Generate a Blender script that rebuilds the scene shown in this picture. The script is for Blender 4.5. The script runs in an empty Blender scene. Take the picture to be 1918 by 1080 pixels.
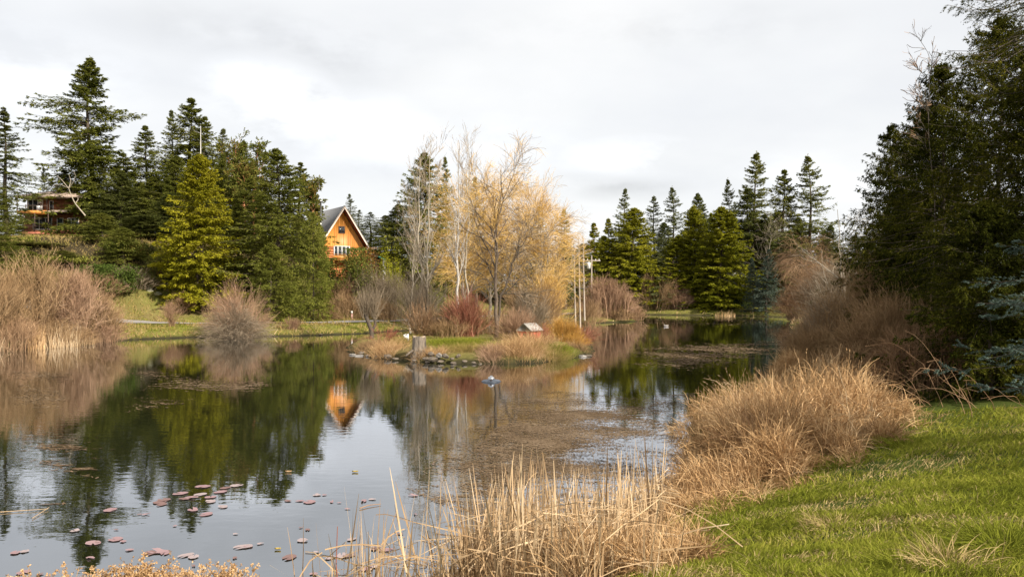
import bpy, math, random
import numpy as np
from math import radians, sin, cos, pi
C = bpy.context.scene
R = np.random.default_rng(7)
random.seed(7)
# ------------------------------------------------------------------ camera
F, CX, HY, H = 1500.0, 959.0, 538.0, 4.2
cam = bpy.data.cameras.new('camera'); camo = bpy.data.objects.new('camera', cam)
C.collection.objects.link(camo); C.camera = camo
cam.sensor_width = 36; cam.lens = 36*F/1918; cam.clip_end = 3000; cam.clip_start = 0.1
camo.location = (0, 0, H); camo.rotation_euler = (radians(90-0.07), 0, 0)
# ------------------------------------------------------------------ light
SUN = np.array([0.62, -0.50, 0.60]); SUN /= np.linalg.norm(SUN)
sun = bpy.data.lights.new('sun', 'SUN'); suno = bpy.data.objects.new('sun', sun)
C.collection.objects.link(suno); sun.energy = 5.0; sun.angle = radians(1.5); sun.color = (1.0, .93, .82)
from mathutils import Vector, Matrix, noise as mnoise
suno.rotation_euler = Vector(SUN).to_track_quat('Z', 'Y').to_euler()
C.view_settings.view_transform = 'Standard'; C.view_settings.look = 'None'
C.view_settings.exposure = 0.68; C.view_settings.gamma = 1
w = bpy.data.worlds.new('World'); C.world = w; w.use_nodes = True
nt = w.node_tree; nt.nodes.clear()
def N(nt, t, **k):
    n = nt.nodes.new(t)
    for a, b in k.items():
        if a.startswith('i_'):
            n.inputs[int(a[2:]) if a[2:].isdigit() else a[2:].replace('_', ' ')].default_value = b
        else: setattr(n, a, b)
    return n
def L(nt, a, b): nt.links.new(a, b)
def M2(nt, op, a, b=None, **k):
    n = nt.nodes.new('ShaderNodeMath'); n.operation = op
    for i, v in enumerate((a, b)):
        if v is None: continue
        if hasattr(v, 'is_linked'): nt.links.new(v, n.inputs[i])
        else: n.inputs[i].default_value = v
    for a_, v_ in k.items(): setattr(n, a_, v_)
    return n.outputs[0]
def ramp(nt, fac, stops):
    n = nt.nodes.new('ShaderNodeValToRGB'); e = n.color_ramp.elements
    while len(e) < len(stops): e.new(.5)
    for q, (p, c) in zip(e, stops):
        q.position = p; q.color = (c[0], c[1], c[2], 1) if isinstance(c, tuple) else (c, c, c, 1)
    nt.links.new(fac, n.inputs[0]); return n.outputs[0]
sky = N(nt, 'ShaderNodeTexSky', sky_type='NISHITA', sun_disc=False, sun_elevation=math.asin(SUN[2]),
        sun_rotation=math.atan2(SUN[0], SUN[1]))
bg1 = N(nt, 'ShaderNodeBackground', i_1=0.1); L(nt, sky.outputs[0], bg1.inputs[0])
tc = N(nt, 'ShaderNodeTexCoord'); sep = N(nt, 'ShaderNodeSeparateXYZ'); L(nt, tc.outputs['Generated'], sep.inputs[0])
zz = M2(nt, 'ADD', M2(nt, 'MAXIMUM', sep.outputs[2], 0.0), 0.22)
cmb = N(nt, 'ShaderNodeCombineXYZ')
L(nt, M2(nt, 'DIVIDE', sep.outputs[0], zz), cmb.inputs[0]); L(nt, M2(nt, 'DIVIDE', sep.outputs[1], zz), cmb.inputs[1])
n1 = N(nt, 'ShaderNodeTexNoise', i_Scale=0.85, i_Detail=5.0, i_Roughness=.5); L(nt, cmb.outputs[0], n1.inputs[0])
mp = N(nt, 'ShaderNodeMapping'); mp.inputs['Scale'].default_value = (1, 1, 2.2); L(nt, tc.outputs['Generated'], mp.inputs[0])
n2 = N(nt, 'ShaderNodeTexNoise', i_Scale=6.0, i_Detail=9.0, i_Roughness=.58); L(nt, mp.outputs[0], n2.inputs[0])
base = ramp(nt, n1.outputs[0], [(.32, (.62, .63, .65)), (.5, (.69, .695, .70)), (.68, (.76, .755, .745))])
# a few cumulus puffs at their own directions in the sky
def puff(px, py, sx, sy, amp):
    v = Vector(((px-CX)/F, 1, (HY-py)/F)).normalized()
    d = N(nt, 'ShaderNodeVectorMath', operation='SUBTRACT'); L(nt, tc.outputs['Generated'], d.inputs[0]); d.inputs[1].default_value = v
    m = N(nt, 'ShaderNodeVectorMath', operation='MULTIPLY'); L(nt, d.outputs[0], m.inputs[0]); m.inputs[1].default_value = (F/sx, 3, F/sy)
    l = N(nt, 'ShaderNodeVectorMath', operation='LENGTH'); L(nt, m.outputs[0], l.inputs[0])
    return M2(nt, 'MULTIPLY', M2(nt, 'SUBTRACT', 1.0, l.outputs['Value'], use_clamp=True), amp)
acc = None
for p in [(500, 175, 130, 80, .9), (560, 215, 120, 70, .5), (650, 250, 180, 90, .35), (870, 280, 260, 70, .35), (1190, 300, 150, 50, .7), (60, 140, 170, 90, .5),
          (950, 60, 500, 60, -.2), (1330, 60, 300, 60, -.25), (1170, 345, 170, 40, -.5), (650, 120, 200, 60, -.3), (450, 60, 260, 60, -.35), (1480, 340, 160, 60, .3)]:
    q = puff(*p); acc = q if acc is None else M2(nt, 'ADD', acc, q)
pf = M2(nt, 'MULTIPLY', acc, ramp(nt, n2.outputs[0], [(.40, .0), (.60, 1.0)]))
pf = M2(nt, 'ADD', M2(nt, 'MULTIPLY', pf, .55), 1.0)
pf = M2(nt, 'MULTIPLY', pf, M2(nt, 'ADD', M2(nt, 'MULTIPLY', n2.outputs[0], .10), .95))
mulc = N(nt, 'ShaderNodeVectorMath', operation='SCALE'); L(nt, base, mulc.inputs[0]); L(nt, pf, mulc.inputs['Scale'])
bg2 = N(nt, 'ShaderNodeBackground', i_1=0.885); L(nt, mulc.outputs[0], bg2.inputs[0])
mx = N(nt, 'ShaderNodeMixShader', i_0=0.93); L(nt, bg1.outputs[0], mx.inputs[1]); L(nt, bg2.outputs[0], mx.inputs[2])
wo = N(nt, 'ShaderNodeOutputWorld'); L(nt, mx.outputs[0], wo.inputs[0])
C.cycles.max_bounces = 6; C.cycles.diffuse_bounces = 3; C.cycles.glossy_bounces = 3
C.cycles.transmission_bounces = 3; C.cycles.transparent_max_bounces = 6

# ------------------------------------------------------------------ materials
MATS = {}
def mat(name):
    m = bpy.data.materials.new(name); m.use_nodes = True; m.node_tree.nodes.clear(); MATS[name] = m
    return m, m.node_tree
def out(nt, s): o = N(nt, 'ShaderNodeOutputMaterial'); L(nt, s, o.inputs[0]); return o
def leafmat(name, cols, trans=.25, nscale=.35, rough=.6, gloss=.0):
    """foliage: colour varies leaf by leaf and in broad patches"""
    m, nt = mat(name)
    g = N(nt, 'ShaderNodeNewGeometry'); tcn = N(nt, 'ShaderNodeTexCoord'); oi = N(nt, 'ShaderNodeObjectInfo')
    no = N(nt, 'ShaderNodeTexNoise', i_Scale=nscale, i_Detail=2.0); L(nt, tcn.outputs['Object'], no.inputs[0])
    f = M2(nt, 'ADD', M2(nt, 'MULTIPLY', g.outputs['Random Per Island'], .5), M2(nt, 'MULTIPLY', M2(nt, 'SUBTRACT', no.outputs[0], .25), 1.0))
    f = M2(nt, 'ADD', f, M2(nt, 'MULTIPLY', M2(nt, 'SUBTRACT', oi.outputs['Random'], .5), .18))
    n = len(cols); c = ramp(nt, f, [(i/(n-1)*.9+.05, cc) for i, cc in enumerate(cols)])
    d = N(nt, 'ShaderNodeBsdfDiffuse'); L(nt, c, d.inputs[0]); s = d.outputs[0]
    if trans:
        t = N(nt, 'ShaderNodeBsdfTranslucent'); L(nt, c, t.inputs[0])
        x = N(nt, 'ShaderNodeMixShader', i_0=trans); L(nt, s, x.inputs[1]); L(nt, t.outputs[0], x.inputs[2]); s = x.outputs[0]
    if gloss:
        gl = N(nt, 'ShaderNodeBsdfGlossy', i_Roughness=.45); x = N(nt, 'ShaderNodeMixShader', i_0=gloss)
        L(nt, s, x.inputs[1]); L(nt, gl.outputs[0], x.inputs[2]); s = x.outputs[0]
    out(nt, s); return m
def solid(name, c1, c2, scale=3.0, rough=.8, stretch=(1, 1, 1), metal=0, bump=0.0, detail=4.0):
    m, nt = mat(name)
    tcn = N(nt, 'ShaderNodeTexCoord'); mp = N(nt, 'ShaderNodeMapping'); mp.inputs['Scale'].default_value = stretch
    L(nt, tcn.outputs['Object'], mp.inputs[0])
    no = N(nt, 'ShaderNodeTexNoise', i_Scale=scale, i_Detail=detail, i_Roughness=.65); L(nt, mp.outputs[0], no.inputs[0])
    c = ramp(nt, no.outputs[0], [(.3, c1), (.7, c2)])
    p = N(nt, 'ShaderNodeBsdfPrincipled', i_Roughness=rough, i_Metallic=metal); L(nt, c, p.inputs['Base Color'])
    if bump:
        b = N(nt, 'ShaderNodeBump', i_Strength=.8, i_Distance=bump); L(nt, no.outputs[0], b.inputs['Height']); L(nt, b.outputs[0], p.inputs['Normal'])
    out(nt, p.outputs[0]); return m
leafmat('fir_leaf', [(0.091, 0.107, 0.0208), (0.163, 0.176, 0.0312), (0.24, 0.24, 0.0468), (0.338, 0.305, 0.0715)], trans=.35)
leafmat('fir_leaf_grey', [(0.1, 0.119, 0.0438), (0.163, 0.181, 0.065), (0.225, 0.237, 0.0938), (0.312, 0.3, 0.138)], trans=.35)
leafmat('dark_fir_leaf', [(0.065, 0.078, 0.0234), (0.117, 0.133, 0.0338), (0.169, 0.179, 0.0468), (0.234, 0.227, 0.065)], trans=.3)
leafmat('cedar_leaf', [(0.138, 0.155, 0.0115), (0.23, 0.23, 0.0184), (0.322, 0.305, 0.0253), (0.414, 0.362, 0.0403)], trans=.35)
leafmat('yellow_cedar_leaf', [(.15, .16, .014), (.26, .25, .018), (.35, .32, .024), (.43, .37, .035)], trans=.35)
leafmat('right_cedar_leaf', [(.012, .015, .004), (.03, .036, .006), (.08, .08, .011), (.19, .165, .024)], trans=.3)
leafmat('spruce_leaf', [(.04, .06, .04), (.08, .105, .075), (.13, .16, .12), (.19, .22, .17)], trans=.1)
leafmat('blue_needle', [(.05, .075, .055), (.09, .125, .10), (.14, .18, .15), (.20, .25, .215)], trans=.1)
leafmat('arbutus_leaf', [(.05, .07, .015), (.11, .125, .025), (.17, .16, .035), (.24, .12, .04)], trans=.25)
leafmat('rust_leaf', [(.12, .06, .02), (.24, .12, .035), (.34, .19, .06)])
leafmat('ivy_leaf', [(.04, .06, .012), (.07, .10, .02), (.12, .14, .03)])
leafmat('tan_twig', [(.15, .09, .045), (.27, .17, .085), (.44, .30, .17)], trans=0)
leafmat('pink_twig', [(.19, .105, .065), (.31, .19, .115), (.46, .31, .20)], trans=0)
leafmat('grey_twig', [(.13, .10, .06), (.23, .175, .12), (.38, .31, .22)], trans=0)
leafmat('birch_twig', [(.20, .14, .09), (.32, .235, .15), (.42, .32, .22)], trans=0)
leafmat('brown_twig', [(.14, .08, .045), (.26, .155, .085), (.42, .28, .165)], trans=0)
leafmat('red_twig', [(.17, .055, .035), (.29, .11, .07), (.40, .23, .14)], trans=0)
leafmat('orange_twig', [(.28, .12, .03), (.42, .23, .055), (.50, .32, .10)], trans=0)
leafmat('gold_twig', [(.38, .225, .06), (.57, .36, .115), (.67, .46, .19)], trans=.0)
leafmat('straw', [(.17, .095, .04), (.39, .235, .11), (.57, .375, .19), (.74, .54, .33)], trans=.15, nscale=1.2)
leafmat('reed', [(.17, .10, .05), (.36, .235, .125), (.54, .39, .23), (.72, .57, .38)], trans=.12, nscale=2.)
leafmat('grass', [(.08, .09, .012), (.155, .172, .02), (.24, .25, .032), (.39, .33, .08)], trans=.3, nscale=.7)
leafmat('dry_blade', [(.26, .19, .08), (.42, .31, .14), (.52, .40, .20)], trans=.2)
leafmat('meadow_blade', [(.14, .125, .03), (.25, .20, .055), (.36, .26, .10), (.40, .28, .14)], trans=.2)
leafmat('weed_bit', [(.04, .026, .014), (.10, .068, .04), (.18, .125, .078), (.28, .21, .14)], trans=0, nscale=.6)
leafmat('lily_pale', [(.26, .19, .18), (.34, .27, .26)], trans=0, gloss=.15)
leafmat('lily_brown', [(.12, .055, .045), (.20, .11, .09)], trans=0, gloss=.15)
leafmat('lily_leaf', [(.19, .10, .10), (.26, .155, .155), (.32, .22, .215)], trans=0, gloss=.12)
solid('bark', (.045, .032, .02), (.11, .08, .055), 6, stretch=(3, 3, .6), bump=.03)
solid('birch_bark', (.26, .22, .18), (.58, .53, .46), 5, stretch=(3, 3, 2))
solid('mid_bark', (.06, .042, .028), (.17, .12, .08), 5, stretch=(3, 3, 1))
solid('pale_bark', (.20, .16, .11), (.42, .36, .27), 5, stretch=(3, 3, 1))
solid('dead_bark', (.26, .21, .16), (.44, .37, .29), 5, stretch=(3, 3, .5))
solid('white_bark', (.5, .46, .42), (.8, .77, .72), 4, stretch=(2, 2, 1))
solid('orange_bark', (.40, .15, .06), (.55, .26, .12), 3)
solid('rock', (.045, .034, .022), (.20, .155, .11), 3.5, bump=.06)
solid('pale_rock', (.09, .08, .065), (.30, .27, .24), 4, bump=.05)
solid('moss_rock', (.12, .12, .03), (.36, .33, .24), 1.6, bump=.08)
solid('gravel', (.19, .17, .15), (.30, .27, .24), 30, rough=.95)
solid('stump_wood', (.02, .016, .012), (.28, .22, .16), 5, stretch=(3, 3, .35), bump=.03)
solid('cut_wood', (.26, .18, .11), (.40, .31, .21), 5)
solid('cedar_siding', (.38, .12, .018), (.66, .30, .06), 1.6, rough=.55, stretch=(4, 4, .15))
solid('log_wall', (.28, .075, .015), (.56, .19, .04), 1.5, rough=.55, stretch=(.4, .4, 6))
solid('soffit_wood', (.22, .06, .03), (.30, .09, .04), 2)
solid('brown_siding', (.20, .07, .03), (.34, .125, .05), 1.5, stretch=(3, 3, .2))
solid('red_deck', (.38, .12, .07), (.50, .17, .10), 2)
solid('shingle', (.12, .12, .125), (.22, .22, .225), 5, rough=.9, stretch=(1, 1, 4))
solid('brown_shingle', (.25, .18, .14), (.38, .29, .23), 5, rough=.9)
solid('white_trim', (.62, .60, .57), (.76, .74, .70), 3)
solid('fascia', (.55, .45, .38), (.68, .57, .48), 3)
solid('dark_wood', (.05, .03, .02), (.10, .06, .04), 3)
solid('steel', (.45, .45, .46), (.62, .62, .62), 2, rough=.35, metal=.8)
solid('grey_paint', (.36, .37, .38), (.46, .47, .48), 2, rough=.6)
solid('pale_cloth', (.62, .60, .58), (.74, .72, .70), 2)
solid('red_paint', (.60, .09, .06), (.72, .15, .10), 3, rough=.7)
solid('weathered_roof', (.25, .23, .20), (.42, .39, .34), 8)
solid('teal_cloth', (.03, .22, .15), (.06, .32, .22), 2)
solid('pink_marker', (.7, .35, .30), (.8, .5, .45), 2)
solid('float_grey', (.07, .08, .10), (.16, .18, .21), 6, rough=.5)
solid('duck_white', (.2, .18, .16), (.34, .31, .28), 8)
solid('duck_brown', (.10, .07, .05), (.2, .15, .1), 8)
solid('yellow_leaf', (.4, .28, .05), (.5, .36, .08), 8)
def glassmat():
    m, nt = mat('window_glass')
    p = N(nt, 'ShaderNodeBsdfPrincipled', i_Roughness=.06); p.inputs['Base Color'].default_value = (.03, .035, .04, 1)
    p.inputs['IOR'].default_value = 1.5; out(nt, p.outputs[0])
glassmat()
def watermat():
    m, nt = mat('pond_water')
    g = N(nt, 'ShaderNodeNewGeometry'); mp = N(nt, 'ShaderNodeMapping'); mp.inputs['Scale'].default_value = (.8, 1.5, 1)
    L(nt, g.outputs['Position'], mp.inputs[0])
    a = N(nt, 'ShaderNodeTexNoise', i_Scale=2.2, i_Detail=3.0, i_Roughness=.5); L(nt, mp.outputs[0], a.inputs[0])
    b = N(nt, 'ShaderNodeTexNoise', i_Scale=.12, i_Detail=2.0); L(nt, g.outputs['Position'], b.inputs[0])
    hgt = M2(nt, 'MULTIPLY', a.outputs[0], ramp(nt, b.outputs[0], [(.38, .35), (.62, 1.0)]))
    bp = N(nt, 'ShaderNodeBump', i_Strength=1.0, i_Distance=.0036); L(nt, hgt, bp.inputs['Height'])
    d = N(nt, 'ShaderNodeBsdfDiffuse'); d.inputs[0].default_value = (.010, .012, .006, 1)
    gl = N(nt, 'ShaderNodeBsdfGlossy', i_Roughness=.015); gl.inputs[0].default_value = (.93, .95, 1, 1); L(nt, bp.outputs[0], gl.inputs['Normal'])
    fr = N(nt, 'ShaderNodeFresnel', i_IOR=1.9); L(nt, bp.outputs[0], fr.inputs['Normal'])
    f = M2(nt, 'ADD', M2(nt, 'MULTIPLY', fr.outputs[0], .95), .20, use_clamp=True)
    x = N(nt, 'ShaderNodeMixShader'); L(nt, f, x.inputs[0]); L(nt, d.outputs[0], x.inputs[1]); L(nt, gl.outputs[0], x.inputs[2])
    out(nt, x.outputs[0])
watermat()
def groundmat():
    m, nt = mat('ground_cover')
    at = N(nt, 'ShaderNodeAttribute', attribute_name='soil'); tcn = N(nt, 'ShaderNodeTexCoord')
    no = N(nt, 'ShaderNodeTexNoise', i_Scale=1.3, i_Detail=8.0, i_Roughness=.7); L(nt, tcn.outputs['Object'], no.inputs[0])
    v = N(nt, 'ShaderNodeVectorMath', operation='SCALE'); L(nt, at.outputs['Color'], v.inputs[0])
    L(nt, M2(nt, 'ADD', M2(nt, 'MULTIPLY', no.outputs[0], 1.4), .3), v.inputs['Scale'])
    d = N(nt, 'ShaderNodeBsdfDiffuse'); L(nt, v.outputs[0], d.inputs[0])
    bp = N(nt, 'ShaderNodeBump', i_Strength=1.0, i_Distance=.1); L(nt, no.outputs[0], bp.inputs['Height']); L(nt, bp.outputs[0], d.inputs['Normal'])
    out(nt, d.outputs[0])
groundmat()

# ------------------------------------------------------------------ object helpers
def newmesh(name, V, Q, m, smooth=False, T=None):
    """V (n,3), Q (f,4) quads, T (t,3) tris"""
    me = bpy.data.meshes.new(name); V = np.asarray(V, np.float32)
    nq = 0 if Q is None else len(Q); ntr = 0 if T is None else len(T)
    me.vertices.add(len(V)); me.vertices.foreach_set('co', V.ravel())
    idx = np.concatenate([np.asarray(a, np.int32).ravel() for a in (Q, T) if a is not None])
    me.loops.add(len(idx)); me.loops.foreach_set('vertex_index', idx)
    me.polygons.add(nq+ntr)
    st = np.concatenate([np.arange(nq)*4, nq*4+np.arange(ntr)*3]).astype(np.int32)
    me.polygons.foreach_set('loop_start', st)
    me.update(calc_edges=True); me.materials.append(MATS[m])
    if smooth: me.polygons.foreach_set('use_smooth', np.ones(nq+ntr, bool))
    return me
def ob(name, me, parent=None, loc=None, **tags):
    o = bpy.data.objects.new(name, me); C.collection.objects.link(o)
    if parent: o.parent = parent
    if loc is not None: o.location = loc
    for k, v in tags.items():
        if v: o[k] = v
    return o
def empty(name, loc, rz=0, sc=(1, 1, 1), **tags):
    o = ob(name, None, None, loc, **tags); o.rotation_euler = (0, 0, rz); o.scale = sc; o.empty_display_size = .3; return o
class G:
    """collects pieces of mesh into ONE mesh"""
    def __init__(s): s.V = []; s.Q = []; s.T = []; s.n = 0
    def add(s, V, Q=None, T=None):
        V = np.asarray(V, float).reshape(-1, 3)
        if Q is not None and len(Q): s.Q.append(np.asarray(Q)+s.n)
        if T is not None and len(T): s.T.append(np.asarray(T)+s.n)
        s.V.append(V); s.n += len(V); return s
    def mesh(s, name, m, smooth=False):
        return newmesh(name, np.concatenate(s.V), np.concatenate(s.Q) if s.Q else None, m, smooth, np.concatenate(s.T) if s.T else None)
    def box(s, x0, x1, y0, y1, z0, z1):
        v = [(x, y, z) for z in (z0, z1) for y in (y0, y1) for x in (x0, x1)]
        return s.add(v, [(0, 2, 3, 1), (4, 5, 7, 6), (0, 1, 5, 4), (2, 6, 7, 3), (0, 4, 6, 2), (1, 3, 7, 5)])
    def prism(s, poly, a, b, axis='y'):
        n = len(poly)
        f = (lambda p, t: (p[0], t, p[1])) if axis == 'y' else ((lambda p, t: (t, p[0], p[1])) if axis == 'x' else (lambda p, t: (p[0], p[1], t)))
        v = [f(p, a) for p in poly]+[f(p, b) for p in poly]
        T = [(0, i, i+1) for i in range(1, n-1)]+[(n, n+i+1, n+i) for i in range(1, n-1)]
        return s.add(v, [(i, (i+1) % n, n+(i+1) % n, n+i) for i in range(n)], T)
    def lathe(s, prof, seg=16, c=(0, 0, 0)):
        K = len(prof); a = np.arange(seg)*2*pi/seg
        V = np.array([[(r*cos(t)+c[0], r*sin(t)+c[1], z+c[2]) for t in a] for r, z in prof]).reshape(-1, 3)
        Q = [(k*seg+i, k*seg+(i+1) % seg, (k+1)*seg+(i+1) % seg, (k+1)*seg+i) for k in range(K-1) for i in range(seg)]
        return s.add(V, Q)
def nrm(a): return a/np.maximum(np.linalg.norm(a, axis=-1, keepdims=True), 1e-9)
def ribbons(g, P, W, rng, side=None):
    Nn, K, _ = P.shape
    t = nrm(np.gradient(P, axis=1)); 
    if side is None: side = rng.normal(size=(Nn, 1, 3))
    s = nrm(np.cross(t, side)); W = np.asarray(W)
    if W.ndim < 2: W = np.broadcast_to(W.reshape(-1, 1), (Nn, K)) if W.ndim else np.full((Nn, K), float(W))
    V = np.stack([P-s*W[..., None]/2, P+s*W[..., None]/2], 2).reshape(-1, 3)
    i = (np.arange(Nn)[:, None]*K*2+np.arange(K-1)[None]*2).ravel()
    g.add(V, np.stack([i, i+1, i+3, i+2], 1)); return g
def tubes(g, P, Rr, sides=3):
    Nn, K, _ = P.shape; t = nrm(np.gradient(P, axis=1))
    ref = np.where(np.abs(t[..., 2:3]) < .8, np.array([0, 0, 1.]), np.array([1., 0, 0]))
    ref = np.broadcast_to(np.where(np.abs(t[:, :1, 2:3]) < .8, np.array([0, 0, 1.]), np.array([1., 0, 0])), t.shape)
    u = nrm(np.cross(t, ref)); v = np.cross(t, u); a = np.arange(sides)*2*pi/sides
    ring = P[:, :, None]+Rr[:, :, None, None]*(u[:, :, None]*np.cos(a)[None, None, :, None]+v[:, :, None]*np.sin(a)[None, None, :, None])
    b = np.arange(Nn)[:, None, None]*K*sides+np.arange(K-1)[None, :, None]*sides; j = np.arange(sides)[None, None]; j2 = (j+1) % sides
    Q = np.stack([b+j, b+j2, b+sides+j2, b+sides+j], -1).reshape(-1, 4)
    g.add(ring.reshape(-1, 3), Q); return g
def blades(g, pos, d, ln, wd, rng, up=None):
    """leaf: a diamond quad"""
    n = len(pos); s = nrm(np.cross(d, rng.normal(size=(n, 3)) if up is None else up+rng.normal(size=(n, 3))*.4))
    ln = np.broadcast_to(ln, n)[:, None]; wd = np.broadcast_to(wd, n)[:, None]
    V = np.stack([pos, pos+d*ln*.45+s*wd/2, pos+d*ln, pos+d*ln*.45-s*wd/2], 1).reshape(-1, 3)
    g.add(V, np.arange(n*4).reshape(-1, 4)); return g
def grow(base, d, ln, K, wander, grav, rng):
    P = [base]; d = nrm(d); st = (np.asarray(ln)/(K-1)).reshape(-1, 1)
    gv = np.zeros_like(d); gv[:, 2] = grav if np.ndim(grav) == 0 else grav
    for k in range(K-1):
        P.append(P[-1]+d*st); d = nrm(d+rng.normal(size=d.shape)*wander+gv)
    return np.stack(P, 1)
def spawn(P, n, t0, t1, ang, rng, upbias=0):
    Nn, K, _ = P.shape; t = rng.uniform(t0, t1, (Nn, n)); f = t*(K-1); k = np.minimum(f.astype(int), K-2); f = (f-k)[..., None]
    I = np.arange(Nn)[:, None]; pos = P[I, k]*(1-f)+P[I, k+1]*f; tg = nrm(P[I, k+1]-P[I, k])
    r = rng.normal(size=tg.shape); r = nrm(r-tg*(r*tg).sum(-1, keepdims=True))
    a = ang*rng.uniform(.7, 1.2, (Nn, n))[..., None]; d = tg*np.cos(a)+r*np.sin(a); d[..., 2] += upbias
    return pos.reshape(-1, 3), nrm(d.reshape(-1, 3)), np.repeat(np.arange(Nn), n), t.ravel()

# ------------------------------------------------------------------ terrain
POND = np.array([(-62, 0), (-45, 2), (-20, 6.2), (-9, 8.3), (-6, 9), (-2.5, 9.8), (.3, 11.2), (2.9, 14.4), (3.8, 18), (4.8, 22.3), (7.7, 29.7), (11, 36), (14, 41),
    (18, 50), (22, 61), (27, 78), (35, 101), (39, 112), (34, 119), (26, 121), (20, 124), (14, 122), (14.8, 108), (15.6, 99), (11, 95), (4, 94), (-4, 88), (-9, 80),
    (-14, 72.5), (-18.6, 69), (-27, 67.5), (-31, 63.5), (-32, 58), (-34.5, 54), (-48, 49), (-62, 40)])
ISLE = np.array([(-10.8, 52.5), (-8.1, 47.5), (-4.7, 44.8), (-1.7, 44), (1.2, 44.4), (3.8, 47.7), (5.3, 50.8), (5.8, 58), (3.6, 64), (-1, 66.5), (-6.5, 66), (-11, 63.5), (-12, 58)])
def sdist(x, y, poly):
    """distance to polygon edge, positive outside"""
    d = np.full(x.shape, 1e9); ins = np.zeros(x.shape, bool)
    for (ax, ay), (bx, by) in zip(poly, np.roll(poly, -1, 0)):
        ex, ey = bx-ax, by-ay; t = np.clip(((x-ax)*ex+(y-ay)*ey)/(ex*ex+ey*ey), 0, 1)
        d = np.minimum(d, np.hypot(x-ax-t*ex, y-ay-t*ey))
        c = ((ay > y) != (by > y)); ins ^= c & (x < ex*(y-ay)/(ey if ey else 1e-9)+ax)
    return np.where(ins, -d, d)
def sm(a, b, x): t = np.clip((x-a)/(b-a), 0, 1); return t*t*(3-2*t)
def wob(x, y, s=1.): return (np.sin(x*1.3/s+2*np.sin(y*.7/s))+np.sin(y*1.7/s+1.5*np.sin(x*.9/s+1))+np.sin((x+y)*2.3/s+np.sin(x*2.1/s)))/3
def terr(x, y, det=False):
    x = np.asarray(x, float); y = np.asarray(y, float)
    d = sdist(x, y, POND)+.35*wob(x, y, 1.5); di = -sdist(x, y, ISLE)+.25*wob(x, y, 1.0)
    wn = 1-sm(20, 44, y); wr = sm(5, 15, x)*(1-wn)
    A = .75+2.1*wn-.9*wn*sm(5, 17, y)+.55*wr; s = 5*wn+2.0*(1-wn)+1.5*wr
    z = np.where(d > 0, A*(1-np.exp(-np.maximum(d, 0)/s)), -.9*(1-np.exp(np.minimum(d, 0)/1.5)))
    hill = sm(11, 36, d)*(1-sm(-24, 4, x))*sm(48, 68, y)*9.3
    z = z+hill*(1+.05*wob(x, y, 6))+sm(2, 8, d)*.07*wob(x, y, 2.5)*(1+sm(10, 30, d))
    z = np.where(di > 0, .72*(1-np.exp(-np.maximum(di, 0)/1.3))+.05*wob(x, y, .7), np.where(d < 0, np.maximum(z, -.9*(1-np.exp(np.minimum(di, 0)/1.2))), z))
    return (z, d, di) if det else z
def tz(x, y): return float(terr(np.array([x]), np.array([y]))[0])
def W(px, D): return (px-CX)/F*D
def ZP(py, D): return H-(py-HY)/F*D
def axis(a, b, st, lim, gr=1.12):
    mid = list(np.arange(a, b+st, st)); lo = []; s = st; v = a
    while v > -lim: s *= gr; v -= s; lo.append(v)
    hi = []; s = st; v = mid[-1]
    while v < lim: s *= gr; v += s; hi.append(v)
    return np.array(lo[::-1]+mid+hi)
gx = axis(-66, 46, .5, 1500); gy = axis(-4, 128, .5, 1500)
X, Y = np.meshgrid(gx, gy); Zt, Dd, Di = terr(X, Y, True)
nx, ny = len(gx), len(gy); i = (np.arange(ny-1)[:, None]*nx+np.arange(nx-1)[None]).ravel()
ground_me = newmesh('ground', np.stack([X, Y, Zt], -1).reshape(-1, 3), np.stack([i, i+1, i+nx+1, i+nx], 1), 'ground_cover', True)
n5 = wob(X, Y, 3)*.5+.5
lawn = np.array([.06, .075, .018]); dry = np.array([.17, .13, .055]); duff = np.array([.045, .035, .02]); mud = np.array([.035, .03, .018]); mead = np.array([.15, .16, .03])
wn = (1-sm(24, 34, Y))[..., None]; col = lawn*wn+(mead*(1-n5[..., None])+dry*n5[..., None])*(1-wn)
wood = (sm(17, 30, Dd)*sm(52, 60, Y)*(X < 5)*(1-.5*sm(-20, -6, X)*(1-sm(100, 112, Y))))[..., None]; col = col*(1-wood)+duff*wood
wd2 = ((sm(4, 9, X-W(1500, Y))*(1-wn[..., 0]))*sm(2, 4, Dd))[..., None]; col = col*(1-wd2)+duff*wd2
wet = ((1-sm(.1, .9, np.where(Di > -.5, np.maximum(Di, Dd), Dd))))[..., None]; col = col*(1-wet)+mud*wet
att = ground_me.color_attributes.new('soil', 'FLOAT_COLOR', 'POINT'); c4 = np.ones((nx*ny, 4), np.float32); c4[:, :3] = col.reshape(-1, 3); att.data.foreach_set('color', c4.ravel())
ob('ground', ground_me, kind='structure')
wg = G(); wg.add([(-80, -6, 0), (60, -6, 0), (60, 135, 0), (-80, 135, 0)], [(0, 1, 2, 3)])
ob('water', wg.mesh('water', 'pond_water'), kind='structure')
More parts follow.
